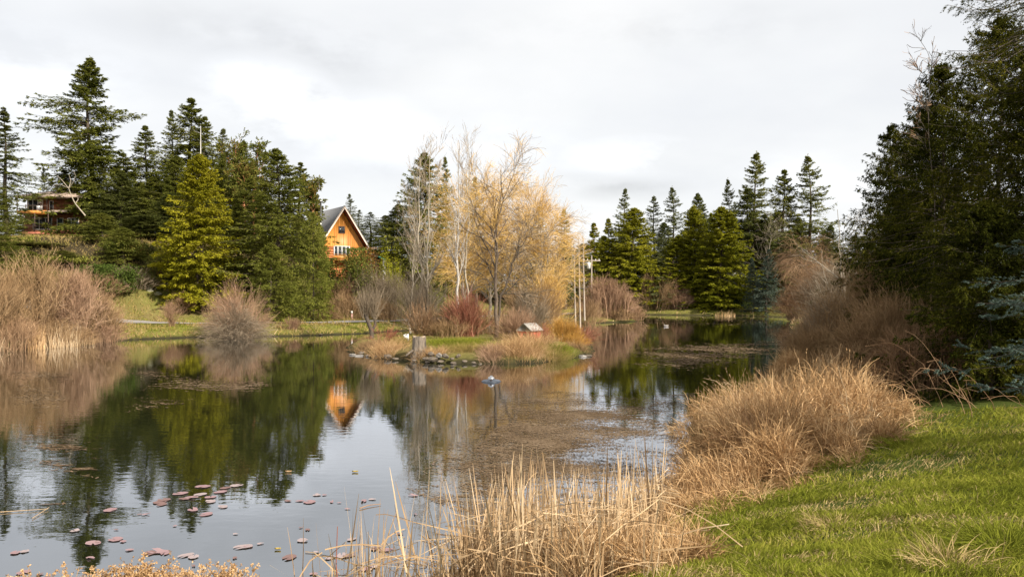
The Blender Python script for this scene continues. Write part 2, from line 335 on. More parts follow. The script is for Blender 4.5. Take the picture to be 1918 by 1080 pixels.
# gravel path on the far bank
pp = np.array([(-64, 71.5), (-52, 73), (-42, 75), (-34, 76.3), (-26, 77), (-18, 79), (-12, 84), (-7, 92), (-1, 99), (8, 103)], float)
t = np.linspace(0, len(pp)-1, 160); px_ = np.interp(t, range(len(pp)), pp[:, 0]); py_ = np.interp(t, range(len(pp)), pp[:, 1])
tg = nrm(np.stack([np.gradient(px_), np.gradient(py_)], 1)); nr = np.stack([-tg[:, 1], tg[:, 0]], 1)
pv = []
for k in (-1.3, -.6, 0, .6, 1.3): pv.append(np.stack([px_+nr[:, 0]*k*1.0, py_+nr[:, 1]*k*1.0], 1))
pv = np.stack(pv, 1); pz = terr(pv[..., 0], pv[..., 1])+.07; pz = np.maximum(pz, pz[:, 2:3]-.02)
i = (np.arange(159)[:, None]*5+np.arange(4)[None]).ravel()
ob('path', newmesh('path', np.concatenate([pv, pz[..., None]], -1).reshape(-1, 3), np.stack([i, i+1, i+6, i+5], 1), 'gravel', True), kind='structure')

# ------------------------------------------------------------------ conifers
def conifer(h, r, seed, nb=240, m=16, q=6, bl=.32, bw=.09, cb=.08, prof='fir', gap=.0, droop=.35, tipup=.12, irr=.3, longs=(), hang=.25, blob=0.):
    rng = np.random.default_rng(seed)
    u = cb+(1-cb)*np.sort(rng.uniform(0, 1, nb))**.85
    u = np.round(u*h/(.35 if h < 12 else .6))*(.35 if h < 12 else .6)/h+rng.normal(size=nb)*.012
    u = np.clip(u, cb, .985); v = (u-cb)/(1-cb)
    az = np.arange(nb)*2.4+rng.normal(size=nb)*.5
    if prof == 'fir': pr = (1-v)**.74*(.8+.2*np.minimum(1, v*6))
    elif prof == 'cedar': pr = (1-v)**.62*(.66+.34*np.minimum(1, v*4))
    elif prof == 'cone': pr = (1-v)**.88
    elif prof == 'old': pr = (1-v)**.68*(.55+.45*np.sin(pi*np.clip(v*1.1+.1, 0, 1)))
    ln = r*pr*rng.uniform(1-irr, 1.05, nb)*(1+irr*.3*np.sin(u*23+seed)+irr*.3*np.sin(np.arange(nb)*4.8+u*9))+.02*r; ln *= 1+.22*np.cos(az-seed)*np.clip(1.2-v, 0, 1)
    ln *= np.clip((1.02-v)/.10, .25, 1)
    if gap: 
        keep = rng.uniform(0, 1, nb) > gap*(.5+.5*np.sin(u*31+seed*2)); u, v, ln, az = u[keep], v[keep], ln[keep], az[keep]; nb = len(u)
    el = -.22+1.0*v**1.3+rng.normal(size=nb)*.15
    for (uu, aa, ll, ee) in longs: 
        k = int(np.argmin(abs(u-uu)))
        for dk in range(-4, 5):
            j = min(max(k+dk, 0), nb-1); az[j] = aa+.05*dk*(-1)**dk; ln[j] = ll*(1-.085*abs(dk)); el[j] = ee+.02*dk; u[j] = uu+dk*.0035
    lean = (rng.normal(size=2)*.01)
    def tr(z): return np.stack([lean[0]*z+.12*np.sin(z*.35+seed), lean[1]*z+.12*np.cos(z*.3+seed), z], -1)
    base = tr(u*h); d = np.stack([np.cos(az)*np.cos(el), np.sin(az)*np.cos(el), np.sin(el)], 1)
    K = 6; P = [base]; dd = d.copy()
    for k in range(K-1):
        P.append(P[-1]+dd*(ln/(K-1))[:, None]); dd = dd.copy(); dd[:, 2] += (-droop*.5 if k < 2 else tipup)+rng.normal(size=nb)*.06; dd = nrm(dd)
    P = np.stack(P, 1)
    tw, td, pi_, t = spawn(P, m, .12, 1.0, .9, rng)
    # flatten twigs towards the branch plane, let them hang
    td[:, 2] = td[:, 2]*.35-hang*rng.uniform(.3, 1.6, len(td)); td = nrm(td)
    tl = np.clip(np.minimum(ln[pi_], r*.8)*.42*(1.15-t), .16, 2.2)*rng.uniform(.6, 1.2, len(t)); tl *= (1 if h > 3 else .6)
    TP = grow(tw, td, tl, 4, .12, -hang*.35, rng)
    g = G()
    bp, bd, bi, bt = spawn(TP, q, 0.0, 1.0, .65, rng)
    vv = np.repeat(v[pi_], q); ll = bl*rng.uniform(.6, 1.3, len(bp))*(1.1-.4*bt)*(1.05-.55*vv)
    blades(g, bp, bd, ll, bw*(1.05-.5*vv)*rng.uniform(.7, 1.3, len(bp)), rng, up=np.array([0, 0, 1.]))
    tp, tdr, _, _ = spawn(P[:, -2:], 4, .6, 1., .3, rng); blades(g, tp, tdr, bl*.6, bw*.6, rng)
    # leader tip
    lp = tr(rng.uniform(.9, 1.0, 50)*h); ldir = nrm(rng.normal(size=(50, 3))*.5+np.array([0, 0, .7])); blades(g, lp, ldir, bl*.6, bw*.5, rng)
    crown = g.mesh('crown', 'fir_leaf')
    tg_ = G(); zz_ = np.linspace(-1.0, h, 12); rr = np.maximum(.012*h*(1-zz_/h*.97), .012)
    tubes(tg_, tr(zz_)[None], rr[None], 8); br = np.linspace(.0016*h, .0004*h, K)[None]*np.ones((nb, 1)); tubes(tg_, P, br, 3)
    return crown, tg_.mesh('trunk', 'bark', True)
def recol(me, m):
    me = me.copy(); me.materials[0] = MATS[m]; return me
PRO = {}
def proto(name, hh, *a, **k): PRO[name] = (hh, k.get('_r', a[0] if a else 1))+conifer(hh, *a, **{x: y for x, y in k.items() if x != '_r'})
proto('fir1', 26, 5.0, 1, nb=300, m=17, q=8, bl=.40, bw=.11, cb=.10, gap=.45, irr=.45, droop=.28)
proto('fir2', 22, 4.8, 2, nb=320, m=17, q=8, bl=.38, bw=.11, cb=.04, gap=.2, irr=.40, droop=.38, hang=.35)
proto('fir3', 18, 5.0, 3, nb=330, m=19, q=8, bl=.34, bw=.10, cb=.02, gap=.08, irr=.35, droop=.32, hang=.22)
proto('fir4', 24, 4.8, 4, nb=260, m=18, q=8, bl=.40, bw=.11, cb=.10, gap=.4, prof='old', irr=.55)
proto('fir5', 20, 3.6, 15, nb=240, m=15, q=7, bl=.32, bw=.085, cb=.10, gap=.45, irr=.45, droop=.2, hang=.3)
proto('cedar1', 16, 4.2, 5, nb=380, m=20, q=9, bl=.34, bw=.11, cb=.0, prof='cedar', irr=.3, droop=.45, tipup=.08, hang=.6)
proto('cedar2', 14, 3.3, 6, nb=360, m=18, q=9, bl=.30, bw=.10, cb=.0, prof='cedar', irr=.28, droop=.4, tipup=.12, hang=.5)
proto('cedar3', 15, 3.5, 16, nb=300, m=18, q=8, bl=.32, bw=.09, cb=.0, prof='old', irr=.4, droop=.5, tipup=.2, hang=.6, gap=.25)
proto('spruce1', 8, 2.0, 8, nb=200, m=14, q=8, bl=.22, bw=.06, cb=.0, prof='cone', irr=.15, droop=.1, tipup=.1, hang=.1)
proto('yfir', 8, 3.8, 9, nb=200, m=18, q=10, bl=.25, bw=.07, cb=.0, prof='fir', irr=.3, droop=.25, tipup=.08, hang=.15)
CAT = {}
def tree(kind, px, top, D, wpx, leaf, label, cat='tree', group=None, rot=None, bark='bark', name='conifer_tree', zb=None, x=None):
    hh, r0, cr, tk = PRO[kind]; X0 = W(px, D) if x is None else x
    z0 = tz(X0, D) if zb is None else zb
    h = ZP(top, D)-z0; wm = wpx/F*D/2*1.32
    sx = wm/(r0*.92); sz = h/hh
    key = (kind, leaf)
    if key not in CAT: CAT[key] = recol(cr, leaf)
    kb = (kind, bark, 'b')
    if kb not in CAT: CAT[kb] = recol(tk, bark)
    e = empty(name, (X0, D, z0-.05), rot if rot is not None else random.uniform(0, 6.28), (sx, sx, sz), label=label, category=cat, group=group)
    ob('crown', CAT[key], e); ob('trunk', CAT[kb], e); return e
def one(fn, *a): return fn(*a)
fl = 'fir_leaf'; fg = 'fir_leaf_grey'; fd = 'dark_fir_leaf'
# tall layered fir with long limbs reaching left: its own mesh
PRO['tallfir'] = (25, 5.0)+conifer(25, 5.0, 11, nb=400, m=19, q=9, bl=.42, bw=.12, cb=.04, gap=.22, irr=.42, droop=.24, tipup=.10,
    longs=[(.74, 3.15, 5.4, .22), (.64, 3.0, 6.6, .18), (.68, .1, 4.2, .2)])
LT = [
 ('fir4', 14, 200, 98, 120, fd, 'tall dark open fir at the far left edge above the brown wooden house', None),
 ('tallfir', 172, 103, 117, 170, fl, 'tallest layered fir with long bare-tipped limbs reaching left over the brown house', 0.0),
 ('fir2', 350, 183, 122, 170, fl, 'broad-topped fir rising behind the yellow-green cedar', None),
 ('fir2', 278, 233, 120, 120, fl, 'shorter fir between the tallest fir and the broad-topped fir', None),
 ('fir5', 322, 205, 125, 80, fg, 'narrow pale fir top just left of the broad-topped fir', None),
 ('fir2', 385, 215, 121, 110, fl, 'fir leaning against the right side of the broad-topped fir', None),
 ('fir5', 418, 240, 124, 90, fg, 'sparse fir between the broad-topped fir and the rusty arbutus', None),
 ('fir3', 228, 320, 110, 130, fd, 'dark bushy fir below and right of the tallest fir', None),
 ('fir3', 285, 330, 112, 120, fl, 'bushy dark green fir left of the yellow-green cedar', None),
 ('fir2', 120, 318, 116, 110, fl, 'fir with drooping limbs directly behind the brown wooden house roof', None),
 ('fir3', -10, 335, 90, 90, fl, 'low wide fir in front of the left end of the brown wooden house', None),
 ('fir5', 82, 312, 128, 40, fg, 'thin sparse fir top in the sky gap above the brown wooden house', None),
 ('yfir', 192, 398, 92, 92, fl, 'young bushy fir on the bank below the brown wooden house', None),
 ('cedar1', 372, 288, 84, 152, 'yellow_cedar_leaf', 'bright yellow-green cedar standing above the lawn on the left bank', None),
 ('fir3', 520, 276, 86, 195, fl, 'wide mid-green fir just left of the orange log cabin', None),
 ('fir2', 558, 303, 106, 110, fl, 'fir top showing behind the right shoulder of the wide mid-green fir', None),
 ('yfir', 585, 398, 82, 90, fl, 'lower fir filling the right foot of the wide mid-green fir beside the cabin', None),
 ('fir3', 470, 330, 100, 110, fl, 'fir filling the gap between the yellow-green cedar and the wide mid-green fir', None),
 ('fir5', 655, 362, 130, 46, fg, 'small spindly fir directly behind the cabin gable peak', None),
 ('fir5', 693, 396, 124, 70, fg, 'soft rounded pale fir right of the cabin', None),
 ('fir5', 673, 392, 134, 50, fg, 'thin fir between the spindly fir and the rounded pale fir', None),
 ('fir3', 722, 402, 120, 90, fd, 'dark low fir at the left foot of the big island fir', None),
 ('fir3', 795, 284, 104, 175, fl, 'large dark green fir behind the white birch trunks', None),
 ('fir5', 834, 292, 112, 62, fl, 'slim pointed fir just right of the large fir behind the birches', None),
 ('fir3', 745, 380, 110, 110, fl, 'left shoulder fir in front of the large fir behind the birches', None),
 ('fir5', 890, 330, 118, 80, fg, 'pale fir behind the golden willow crown', None),
 ('fir5', 1057, 390, 125, 70, fg, 'sparse fir top just right of the golden willow', None),
 ('fir3', 40, 466, 86, 130, fl, 'low spreading fir below the left end of the brown house decks', None),
 ('yfir', -10, 410, 78, 130, fl, 'low fir at the extreme left behind the leftmost bare bush', None),
 ('yfir', 118, 468, 84, 100, fl, 'low dark green fir directly under the brown house balcony', None),
 ('fir3', 262, 400, 98, 120, fd, 'dark fir filling behind the russet bush on the slope', None),
 ('fir3', 445, 380, 90, 110, fl, 'fir right against the right side of the yellow-green cedar', None),
 ('fir3', 320, 360, 100, 120, fd, 'dark fir just behind the left side of the yellow-green cedar', None),
 ('yfir', 505, 455, 78, 130, fl, 'low skirt fir in front of the wide mid-green fir near the weeping bush', None),
 ('yfir', 232, 425, 88, 100, fl, 'young fir between the young bushy fir and the yellow-green cedar', None),
 ('yfir', 60, 470, 76, 120, fl, 'low fir top just behind the tallest big brown bush', None),
 ('yfir', 598, 418, 88, 62, fl, 'small fir hiding the left eave of the orange log cabin', None),
 ('fir2', 238, 285, 118, 120, fl, 'fir crowding the right side of the tallest fir', None),
 ('fir3', 415, 300, 108, 110, fl, 'olive fir behind the right shoulder of the yellow-green cedar', None),
 ('fir3', 330, 290, 112, 120, fl, 'olive fir between the broad-topped fir and the yellow-green cedar', None),
 ('fir3', 165, 262, 115, 120, fl, 'dense fir wrapped around the lower half of the tallest fir', None),
 ('fir3', 455, 262, 116, 110, fl, 'olive fir mass behind the arbutus crowns', None),
 ('fir5', 1010, 385, 130, 80, fl, 'fir half hidden behind the tallest golden willow', None),
]
for k, px, tp, D, wp, lf, lab, rt in LT:
    tree(k, px, tp, D, wp, lf, lab, 'fir' if 'cedar' not in k else 'cedar', rot=rt, name='cedar_tree' if 'cedar' in k else 'fir_tree')
ol = 'cedar_leaf'
RT = [
 ('cedar3', 1108, 416, 128, 90, ol, 'olive cedar behind the utility pole'), ('cedar3', 1136, 408, 130, 84, ol, 'slim olive cedar between the utility pole and the big rounded cedar'),
 ('fir5', 1171, 352, 134, 75, fg, 'sparse pale fir top rising out of the big rounded cedar'), ('cedar1', 1186, 388, 128, 128, ol, 'big rounded olive cedar at the left of the far shore'),
 ('fir5', 1224, 366, 136, 84, fg, 'pale pointed fir right of the big rounded cedar'), ('fir1', 1262, 348, 134, 74, fg, 'thin layered fir with open branches in the middle of the far shore'),
 ('fir3', 1308, 360, 136, 92, fd, 'dark dense fir behind the two olive cedars'), ('fir3', 1232, 470, 128, 90, fg, 'low grey-green fir right of the big rounded cedar'),
 ('cedar2', 1297, 384, 128, 84, ol, 'narrow olive cedar left of the bright green cone cedar'), ('cedar2', 1346, 386, 124, 124, ol, 'bright green cone-shaped cedar at the water edge of the far shore'),
 ('cedar1', 1268, 440, 128, 100, ol, 'short olive cedar behind the rusty shrub on the far shore'),
 ('fir1', 1367, 332, 138, 60, fl, 'slim dark fir left of the tallest far-shore fir'), ('fir1', 1411, 283, 135, 112, fl, 'tallest fir of the far shore with an open top'),
 ('fir2', 1405, 350, 132, 140, fd, 'wide dark fir mass under the tallest far-shore fir'), ('fir2', 1463, 317, 136, 124, fl, 'dark pointed fir right of the tallest far-shore fir'),
 ('fir2', 1440, 400, 130, 130, fd, 'low dark fir between the tall far-shore firs'), ('fir1', 1520, 288, 134, 112, fl, 'fir standing apart with sky on both sides right of the far-shore group'),
 ('spruce1', 1437, 466, 118, 54, 'spruce_leaf', 'blue-green young spruce near the white building'), ('spruce1', 1411, 482, 120, 36, 'spruce_leaf', 'smaller young spruce beside the blue-green young spruce'),
 ('fir3', 1555, 420, 128, 90, fd, 'low dark fir behind the golden weeping willow at right'), ('fir3', 1330, 470, 134, 90, fd, 'dark fir filling behind the cone-shaped cedar'),
 ('fir3', 1480, 440, 126, 110, fd, 'dark fir behind the young spruces and the golden weeping willow'),
]
for k, px, tp, D, wp, lf, lab in RT:
    n_ = 'spruce_tree' if 'spruce' in k else ('cedar_tree' if 'cedar' in k else 'fir_tree')
    tree(k, px, tp, D, wp, lf, lab, n_.split('_')[0], name=n_)
# the woods behind, indistinguishable dark fill between and behind the named trees
for px, tp, D, wp in [(-60, 300, 120, 150), (60, 400, 140, 110), (150, 380, 135, 110), (210, 360, 142, 120), (262, 340, 140, 110), (320, 330, 142, 120), (400, 330, 138, 120), (455, 350, 140, 110), (510, 380, 142, 110),
                      (560, 400, 145, 110), (880, 420, 140, 110), (940, 440, 142, 110), (1000, 445, 145, 110), (1060, 450, 142, 100), (790, 430, 135, 100)]:
    tree('fir3', px, tp, D, wp, fd, 'dark fir in the shaded wood behind the left shore trees', 'fir', 'dark firs filling the wood behind the left shore', name='fir_tree')
for px, tp, D, wp in [(1090, 455, 150, 110), (1130, 440, 150, 100), (1170, 425, 150, 110), (1205, 445, 152, 100), (1245, 415, 150, 100), (1285, 425, 152, 110), (1330, 405, 150, 110), (1370, 400, 150, 110), (1410, 395, 150, 120), (1455, 395, 150, 120), (1495, 405, 150, 120), (1545, 430, 148, 110), (1600, 440, 146, 120), (1660, 400, 140, 140), (1740, 360, 140, 160)]:
    tree('fir3', px, tp, D, wp, fd, 'dark fir in the shaded wood behind the far shore', 'fir', 'dark firs filling the wood behind the far shore', name='fir_tree')
# foreground conifers at the right
def bigtree(name, x, y, top, r, seed, leaf, label, **k):
    z0 = tz(x, y); h = top-z0; cr, tk = conifer(h, r, seed, **k)
    e = empty(name, (x, y, z0-.05), 0, label=label, category=name.split('_')[0]); cr.materials[0] = MATS[leaf]
    ob('crown', cr, e); ob('trunk', tk, e); return e
RC = 'right_cedar_leaf'
bigtree('cedar_tree', W(1668, 44), 44, ZP(228, 44), 4.2, 21, RC, 'slim cedar with a see-through leader at the left end of the big dark cedar row', nb=240, m=18, q=10, bl=.22, bw=.06, cb=.0, prof='fir', hang=.6, irr=.35, gap=.1)
bigtree('cedar_tree', W(1722, 38), 38, ZP(205, 38), 4.3, 22, RC, 'dark cedar second from the left in the big cedar row', nb=340, m=22, q=14, bl=.20, bw=.055, cb=.0, prof='cedar', hang=.65, irr=.25)
bigtree('cedar_tree', W(1782, 31), 31, ZP(112, 31), 4.3, 23, RC, 'dark cedar in the middle of the big row right of the thicket', nb=380, m=24, q=15, bl=.17, bw=.045, cb=.0, prof='cedar', hang=.6, irr=.3)
bigtree('cedar_tree', W(1862, 27), 27, ZP(30, 27), 4.8, 24, RC, 'tall cedar with a thin see-through top near the right edge', nb=380, m=24, q=16, bl=.16, bw=.045, cb=.0, prof='cedar', hang=.55, irr=.4, gap=.15)
bigtree('cedar_tree', W(1700, 33), 33.5, ZP(380, 33), 3.2, 27, RC, 'low dark cedar behind the brown thicket', nb=300, m=20, q=13, bl=.17, bw=.045, cb=.0, prof='cedar', hang=.5, irr=.3)
bigtree('cedar_tree', W(1960, 23), 23, ZP(70, 23), 4.4, 25, RC, 'dark cedar filling the right edge behind the blue spruce', nb=360, m=24, q=16, bl=.15, bw=.04, cb=.0, prof='cedar', hang=.5, irr=.25)
bigtree('cedar_tree', W(1850, 20.5), 20.5, ZP(380, 20.5), 2.8, 28, RC, 'short dark cedar at the lawn end beside the blue spruce', nb=320, m=22, q=16, bl=.13, bw=.035, cb=.0, prof='cedar', hang=.4, irr=.3)
bigtree('cedar_tree', W(2080, 20), 20, ZP(-20, 20), 3.6, 30, RC, 'dark cedar just outside the right edge whose limbs reach in behind the spruce', nb=320, m=22, q=14, bl=.15, bw=.04, cb=.0, prof='cedar', hang=.5, irr=.25)
bigtree('fir_tree', W(2010, 22), 22.5, 17.5, 3.6, 26, RC, 'tall dark fir whose upswept limb hangs in at the top right corner', nb=130, m=26, q=22, bl=.11, bw=.022, cb=.38, prof='old', hang=.35, irr=.3, tipup=.28,
        longs=[(.61, 3.2, 3.9, -.15), (.68, 3.3, 3.4, .0), (.53, 3.6, 3.6, -.1)])
bigtree('spruce_tree', 10.0, 13.2, 8.2, 2.35, 29, 'blue_needle', 'blue spruce with pale needle-tipped limbs reaching in from the right edge', nb=150, m=22, q=64, bl=.055, bw=.013, cb=.15, prof='cone', hang=.05, irr=.25, droop=.12, tipup=.10)

# ------------------------------------------------------------------ bare trees, shrubs
def shrub(w_, h_, seed, n=300, tw=8, rad=.012, twr=.006, arch=.3, spread=.25, droop=0., K=6, m='tan_twig', tl=.28, squash=.8, base=.0, tw2=0):
    """many stems rising from the base to a domed outline, each carrying fine twigs"""
    rng = np.random.default_rng(seed); g = G()
    nc = 11; ci = rng.integers(0, nc, n); ca = rng.uniform(0, 2*pi, nc); cq = rng.uniform(.15, 1, nc)**.7; chh = rng.uniform(.7, 1.08, nc)
    az = ca[ci]+rng.normal(size=n)*.45/(.4+cq[ci]); q = np.clip(cq[ci]+rng.normal(size=n)*.16, 0, 1); rr = w_/2*q*rng.uniform(.75, 1.08, n)
    zt = h_*np.sqrt(np.maximum(1-(q*.97)**2, .02))**.8*rng.uniform(.6, .98, n)*chh[ci]
    T = np.stack([np.cos(az)*rr, np.sin(az)*rr*squash, zt-droop*q*h_], 1)
    B = np.stack([np.cos(az)*rr*spread, np.sin(az)*rr*spread*squash, np.full(n, base-.05)], 1)+rng.normal(size=(n, 3))*[.04*w_, .04*w_, 0]
    M_ = (B*.45+T*.55); M_[:, 2] = B[:, 2]+(T[:, 2]-B[:, 2])*(.55+arch); M_[:, :2] -= (T-B)[:, :2]*arch*.5
    t = np.linspace(0, 1, K)[None, :, None]
    P = B[:, None]*(1-t)**2+2*M_[:, None]*t*(1-t)+T[:, None]*t*t+rng.normal(size=(n, K, 3))*.012*h_*t
    ribbons(g, P, np.linspace(1, .35, K)[None]*rad*2*rng.uniform(.6, 1.5, (n, 1)), rng)
    if tw:
        p, d, pi_, tt = spawn(P, tw, .35, 1., .5, rng, .15-droop)
        TP = grow(p, d, tl*h_*rng.uniform(.4, 1.1, len(p)), 4, .18, .03-droop*.35, rng)
        ribbons(g, TP, np.linspace(1, .4, 4)[None]*twr*2*np.ones((len(p), 1)), rng)
        if tw2:
            p, d, pi_, tt = spawn(TP, tw2, .2, 1., .5, rng, -droop*.3)
            TP = grow(p, d, tl*.5*h_*rng.uniform(.4, 1.1, len(p)), 3, .15, -droop*.3, rng)
            ribbons(g, TP, np.linspace(1, .5, 3)[None]*twr*1.5*np.ones((len(p), 1)), rng)
    return g.mesh('shrub', m)
def putshrub(px, top, basey, D, wpx, seed, label, m, name='bare_shrub', cat='shrub', group=None, **k):
    x = W(px, D); z0 = tz(x, D); z0 = max(z0, -.1); h_ = max(ZP(top, D)-z0, .4)
    me = shrub(wpx/F*D, h_, seed, m=m, **k)
    return ob(name, me, None, (x, D, z0-.03), label=label, category=cat, group=group)
# big brown bushes on the left shore
BT = dict(n=300, tw=10, rad=.026, twr=.013, arch=.15, spread=.35, tl=.26, tw2=1)
putshrub(-30, 482, 645, 54, 190, 41, 'leftmost of the big brown bare bushes at the left water edge', 'tan_twig', **BT)
putshrub(60, 476, 645, 58, 190, 42, 'tallest big brown bare bush on the left shore with pale forked stems', 'tan_twig', **BT)
putshrub(140, 496, 640, 60, 150, 43, 'big pinkish brown bare bush in the middle of the left shore mass', 'pink_twig', **BT)
putshrub(190, 555, 640, 61.5, 100, 44, 'lowest rounded bare bush at the right end of the left shore mass', 'tan_twig', **BT)
putshrub(20, 585, 650, 53.5, 140, 45, 'low orange-brown scrub at the foot of the left bushes', 'brown_twig', n=260, tw=8, rad=.012, twr=.008, spread=.6)
putshrub(110, 590, 645, 57, 150, 46, 'low tangled scrub behind the pale reeds on the left shore', 'tan_twig', n=300, tw=8, rad=.012, twr=.008, spread=.6)
putshrub(195, 600, 642, 61, 90, 47, 'rusty low scrub where the left bushes meet the lawn', 'pink_twig', n=240, tw=8, rad=.012, twr=.008, spread=.6)
putshrub(444, 518, 630, 67, 128, 48, 'upright pale grey-pink bush with a mop of fine twigs beside the path', 'pink_twig', n=420, tw=9, rad=.014, twr=.008, arch=.25, spread=.3, tl=.25)
putshrub(440, 562, 632, 66, 168, 49, 'low weeping skirt of grey twigs trailing to the water under the pale bush', 'grey_twig', n=500, tw=9, rad=.012, twr=.008, arch=.5, spread=.2, droop=.25, tl=.3)
putshrub(322, 560, 612, 72, 62, 50, 'small reddish bare shrub on the lawn in front of the yellow-green cedar', 'pink_twig', n=130, tw=8, rad=.010, twr=.006, spread=.1)
putshrub(345, 545, 590, 82, 70, 51, 'dark red-brown brush under the yellow-green cedar', 'brown_twig', n=160, tw=8, rad=.012, twr=.008)
putshrub(545, 592, 625, 71, 60, 52, 'small rusty shrub at the water edge right of the weeping bush', 'pink_twig', n=180, tw=7, rad=.010, twr=.007, spread=.4)
putshrub(250, 500, 560, 92, 120, 53, 'grey-brown brush on the slope below the brown wooden house', 'grey_twig', n=260, tw=8, rad=.014, twr=.009, spread=.5)
putshrub(120, 478, 500, 98, 150, 54, 'olive brush under the deck of the brown wooden house', 'meadow_blade', n=260, tw=8, rad=.014, twr=.01, spread=.5)
for i_, (px, tp, D, wp, m_, lab) in enumerate([(640, 505, 92, 110, 'brown_twig', 'brown bramble bank directly below the cabin balcony'), (700, 498, 92, 100, 'grey_twig', 'grey bramble bank right of the cabin bank'),
     (655, 545, 86, 110, 'tan_twig', 'tan bramble sprawl low on the slope above the path'), (600, 572, 84, 90, 'tan_twig', 'tan bramble patch at the foot of the mid-green fir'), (745, 505, 90, 110, 'grey_twig', 'grey-brown bare bush on the slope left of the birches'),
     (725, 560, 84, 70, 'tan_twig', 'tan grass and bramble clump beside the path left of the birches')]):
    putshrub(px, tp, 0, D, wp, 60+i_, lab, m_, n=300, tw=8, rad=.012, twr=.008, spread=.6, arch=.4)
# leafy bushes around the cabin
def leafbush(px, top, D, wpx, seed, leaf, label, n=2600, ls=.2):
    n *= 2
    rng = np.random.default_rng(seed); x = W(px, D); z0 = tz(x, D); h_ = ZP(top, D)-z0; w_ = wpx/F*D
    k = 26; c = rng.normal(size=(k, 3)); c = nrm(c)*rng.uniform(.3, .8, (k, 1)); c[:, 2] = rng.uniform(.08, .86, k)*(1.05-.35*np.hypot(c[:, 0], c[:, 1]))
    P = c[rng.integers(0, k, n)]+rng.normal(size=(n, 3))*.16; P[:, 2] = np.clip(P[:, 2]*1.15, 0.02, 1.05); P *= [w_/2, w_/2, h_]
    g = G(); blades(g, P, nrm(rng.normal(size=(n, 3))+[0, 0, .3]), ls*rng.uniform(.6, 1.3, n), ls*.5, rng)
    e = empty('leafy_bush', (x, D, z0), label=label, category='bush'); ob('foliage', g.mesh('foliage', leaf), e)
    s = G(); aa = rng.uniform(0, 6.28, 30); T = np.stack([np.cos(aa)*w_*.3, np.sin(aa)*w_*.3, rng.uniform(.4, .9, 30)*h_], 1)
    tt = np.linspace(0, 1, 5)[None, :, None]; tubes(s, T[:, None]*tt, np.linspace(.04, .01, 5)[None]*np.ones((30, 1)), 4); ob('stems', s.mesh('stems', 'bark'), e)
leafbush(670, 472, 93, 96, 70, 'arbutus_leaf', 'olive green bush in front of the cabin french doors', n=5200, ls=.26)
leafbush(690, 470, 95, 70, 71, 'rust_leaf', 'rusty brown bush at the right corner of the cabin', ls=.16)
leafbush(735, 470, 96, 60, 72, 'cedar_leaf', 'green bush right of the lower cabin roof')
leafbush(620, 488, 95, 60, 73, 'ivy_leaf', 'dark green undergrowth below the cabin balcony')
leafbush(250, 455, 90, 130, 174, 'arbutus_leaf', 'olive bush between the young bushy fir and the mossy outcrop', n=4200, ls=.26)
leafbush(90, 490, 84, 150, 175, 'fir_leaf', 'dark green brush just above the left bare bushes', n=4200, ls=.25)
leafbush(200, 500, 82, 120, 176, 'ivy_leaf', 'dark undergrowth at the foot of the young bushy fir', n=4200, ls=.25)
leafbush(310, 478, 88, 110, 177, 'arbutus_leaf', 'russet bush against the left foot of the yellow-green cedar', n=4200, ls=.26)
leafbush(20, 480, 88, 140, 178, 'fir_leaf', 'dark green brush behind the leftmost bare bush', n=4200, ls=.25)
putshrub(240, 498, 0, 84, 130, 155, 'grey bramble sprawl above the left lawn', 'grey_twig', n=360, tw=9, rad=.016, twr=.010, spread=.7, arch=.4)
putshrub(170, 500, 0, 80, 130, 156, 'brown brush behind the right end of the left shore bushes', 'brown_twig', n=360, tw=9, rad=.016, twr=.010, spread=.7, arch=.4)
leafbush(265, 440, 98, 110, 74, 'arbutus_leaf', 'olive and russet bush on the slope right of the brown wooden house', n=3600)
leafbush(300, 520, 86, 80, 75, 'arbutus_leaf', 'mossy green bush above the rocky outcrop')
leafbush(160, 462, 100, 90, 76, 'fir_leaf', 'dark green undergrowth below the brown wooden house', n=3600)
leafbush(1202, 545, 126, 44, 77, 'ivy_leaf', 'dark green bush at the waterline under the big rounded cedar')
leafbush(1560, 540, 105, 90, 78, 'ivy_leaf', 'dark green bush behind the brown weeping shrub at right', n=3200)
leafbush(1390, 545, 124, 60, 79, 'ivy_leaf', 'dark low bush beside the white building')
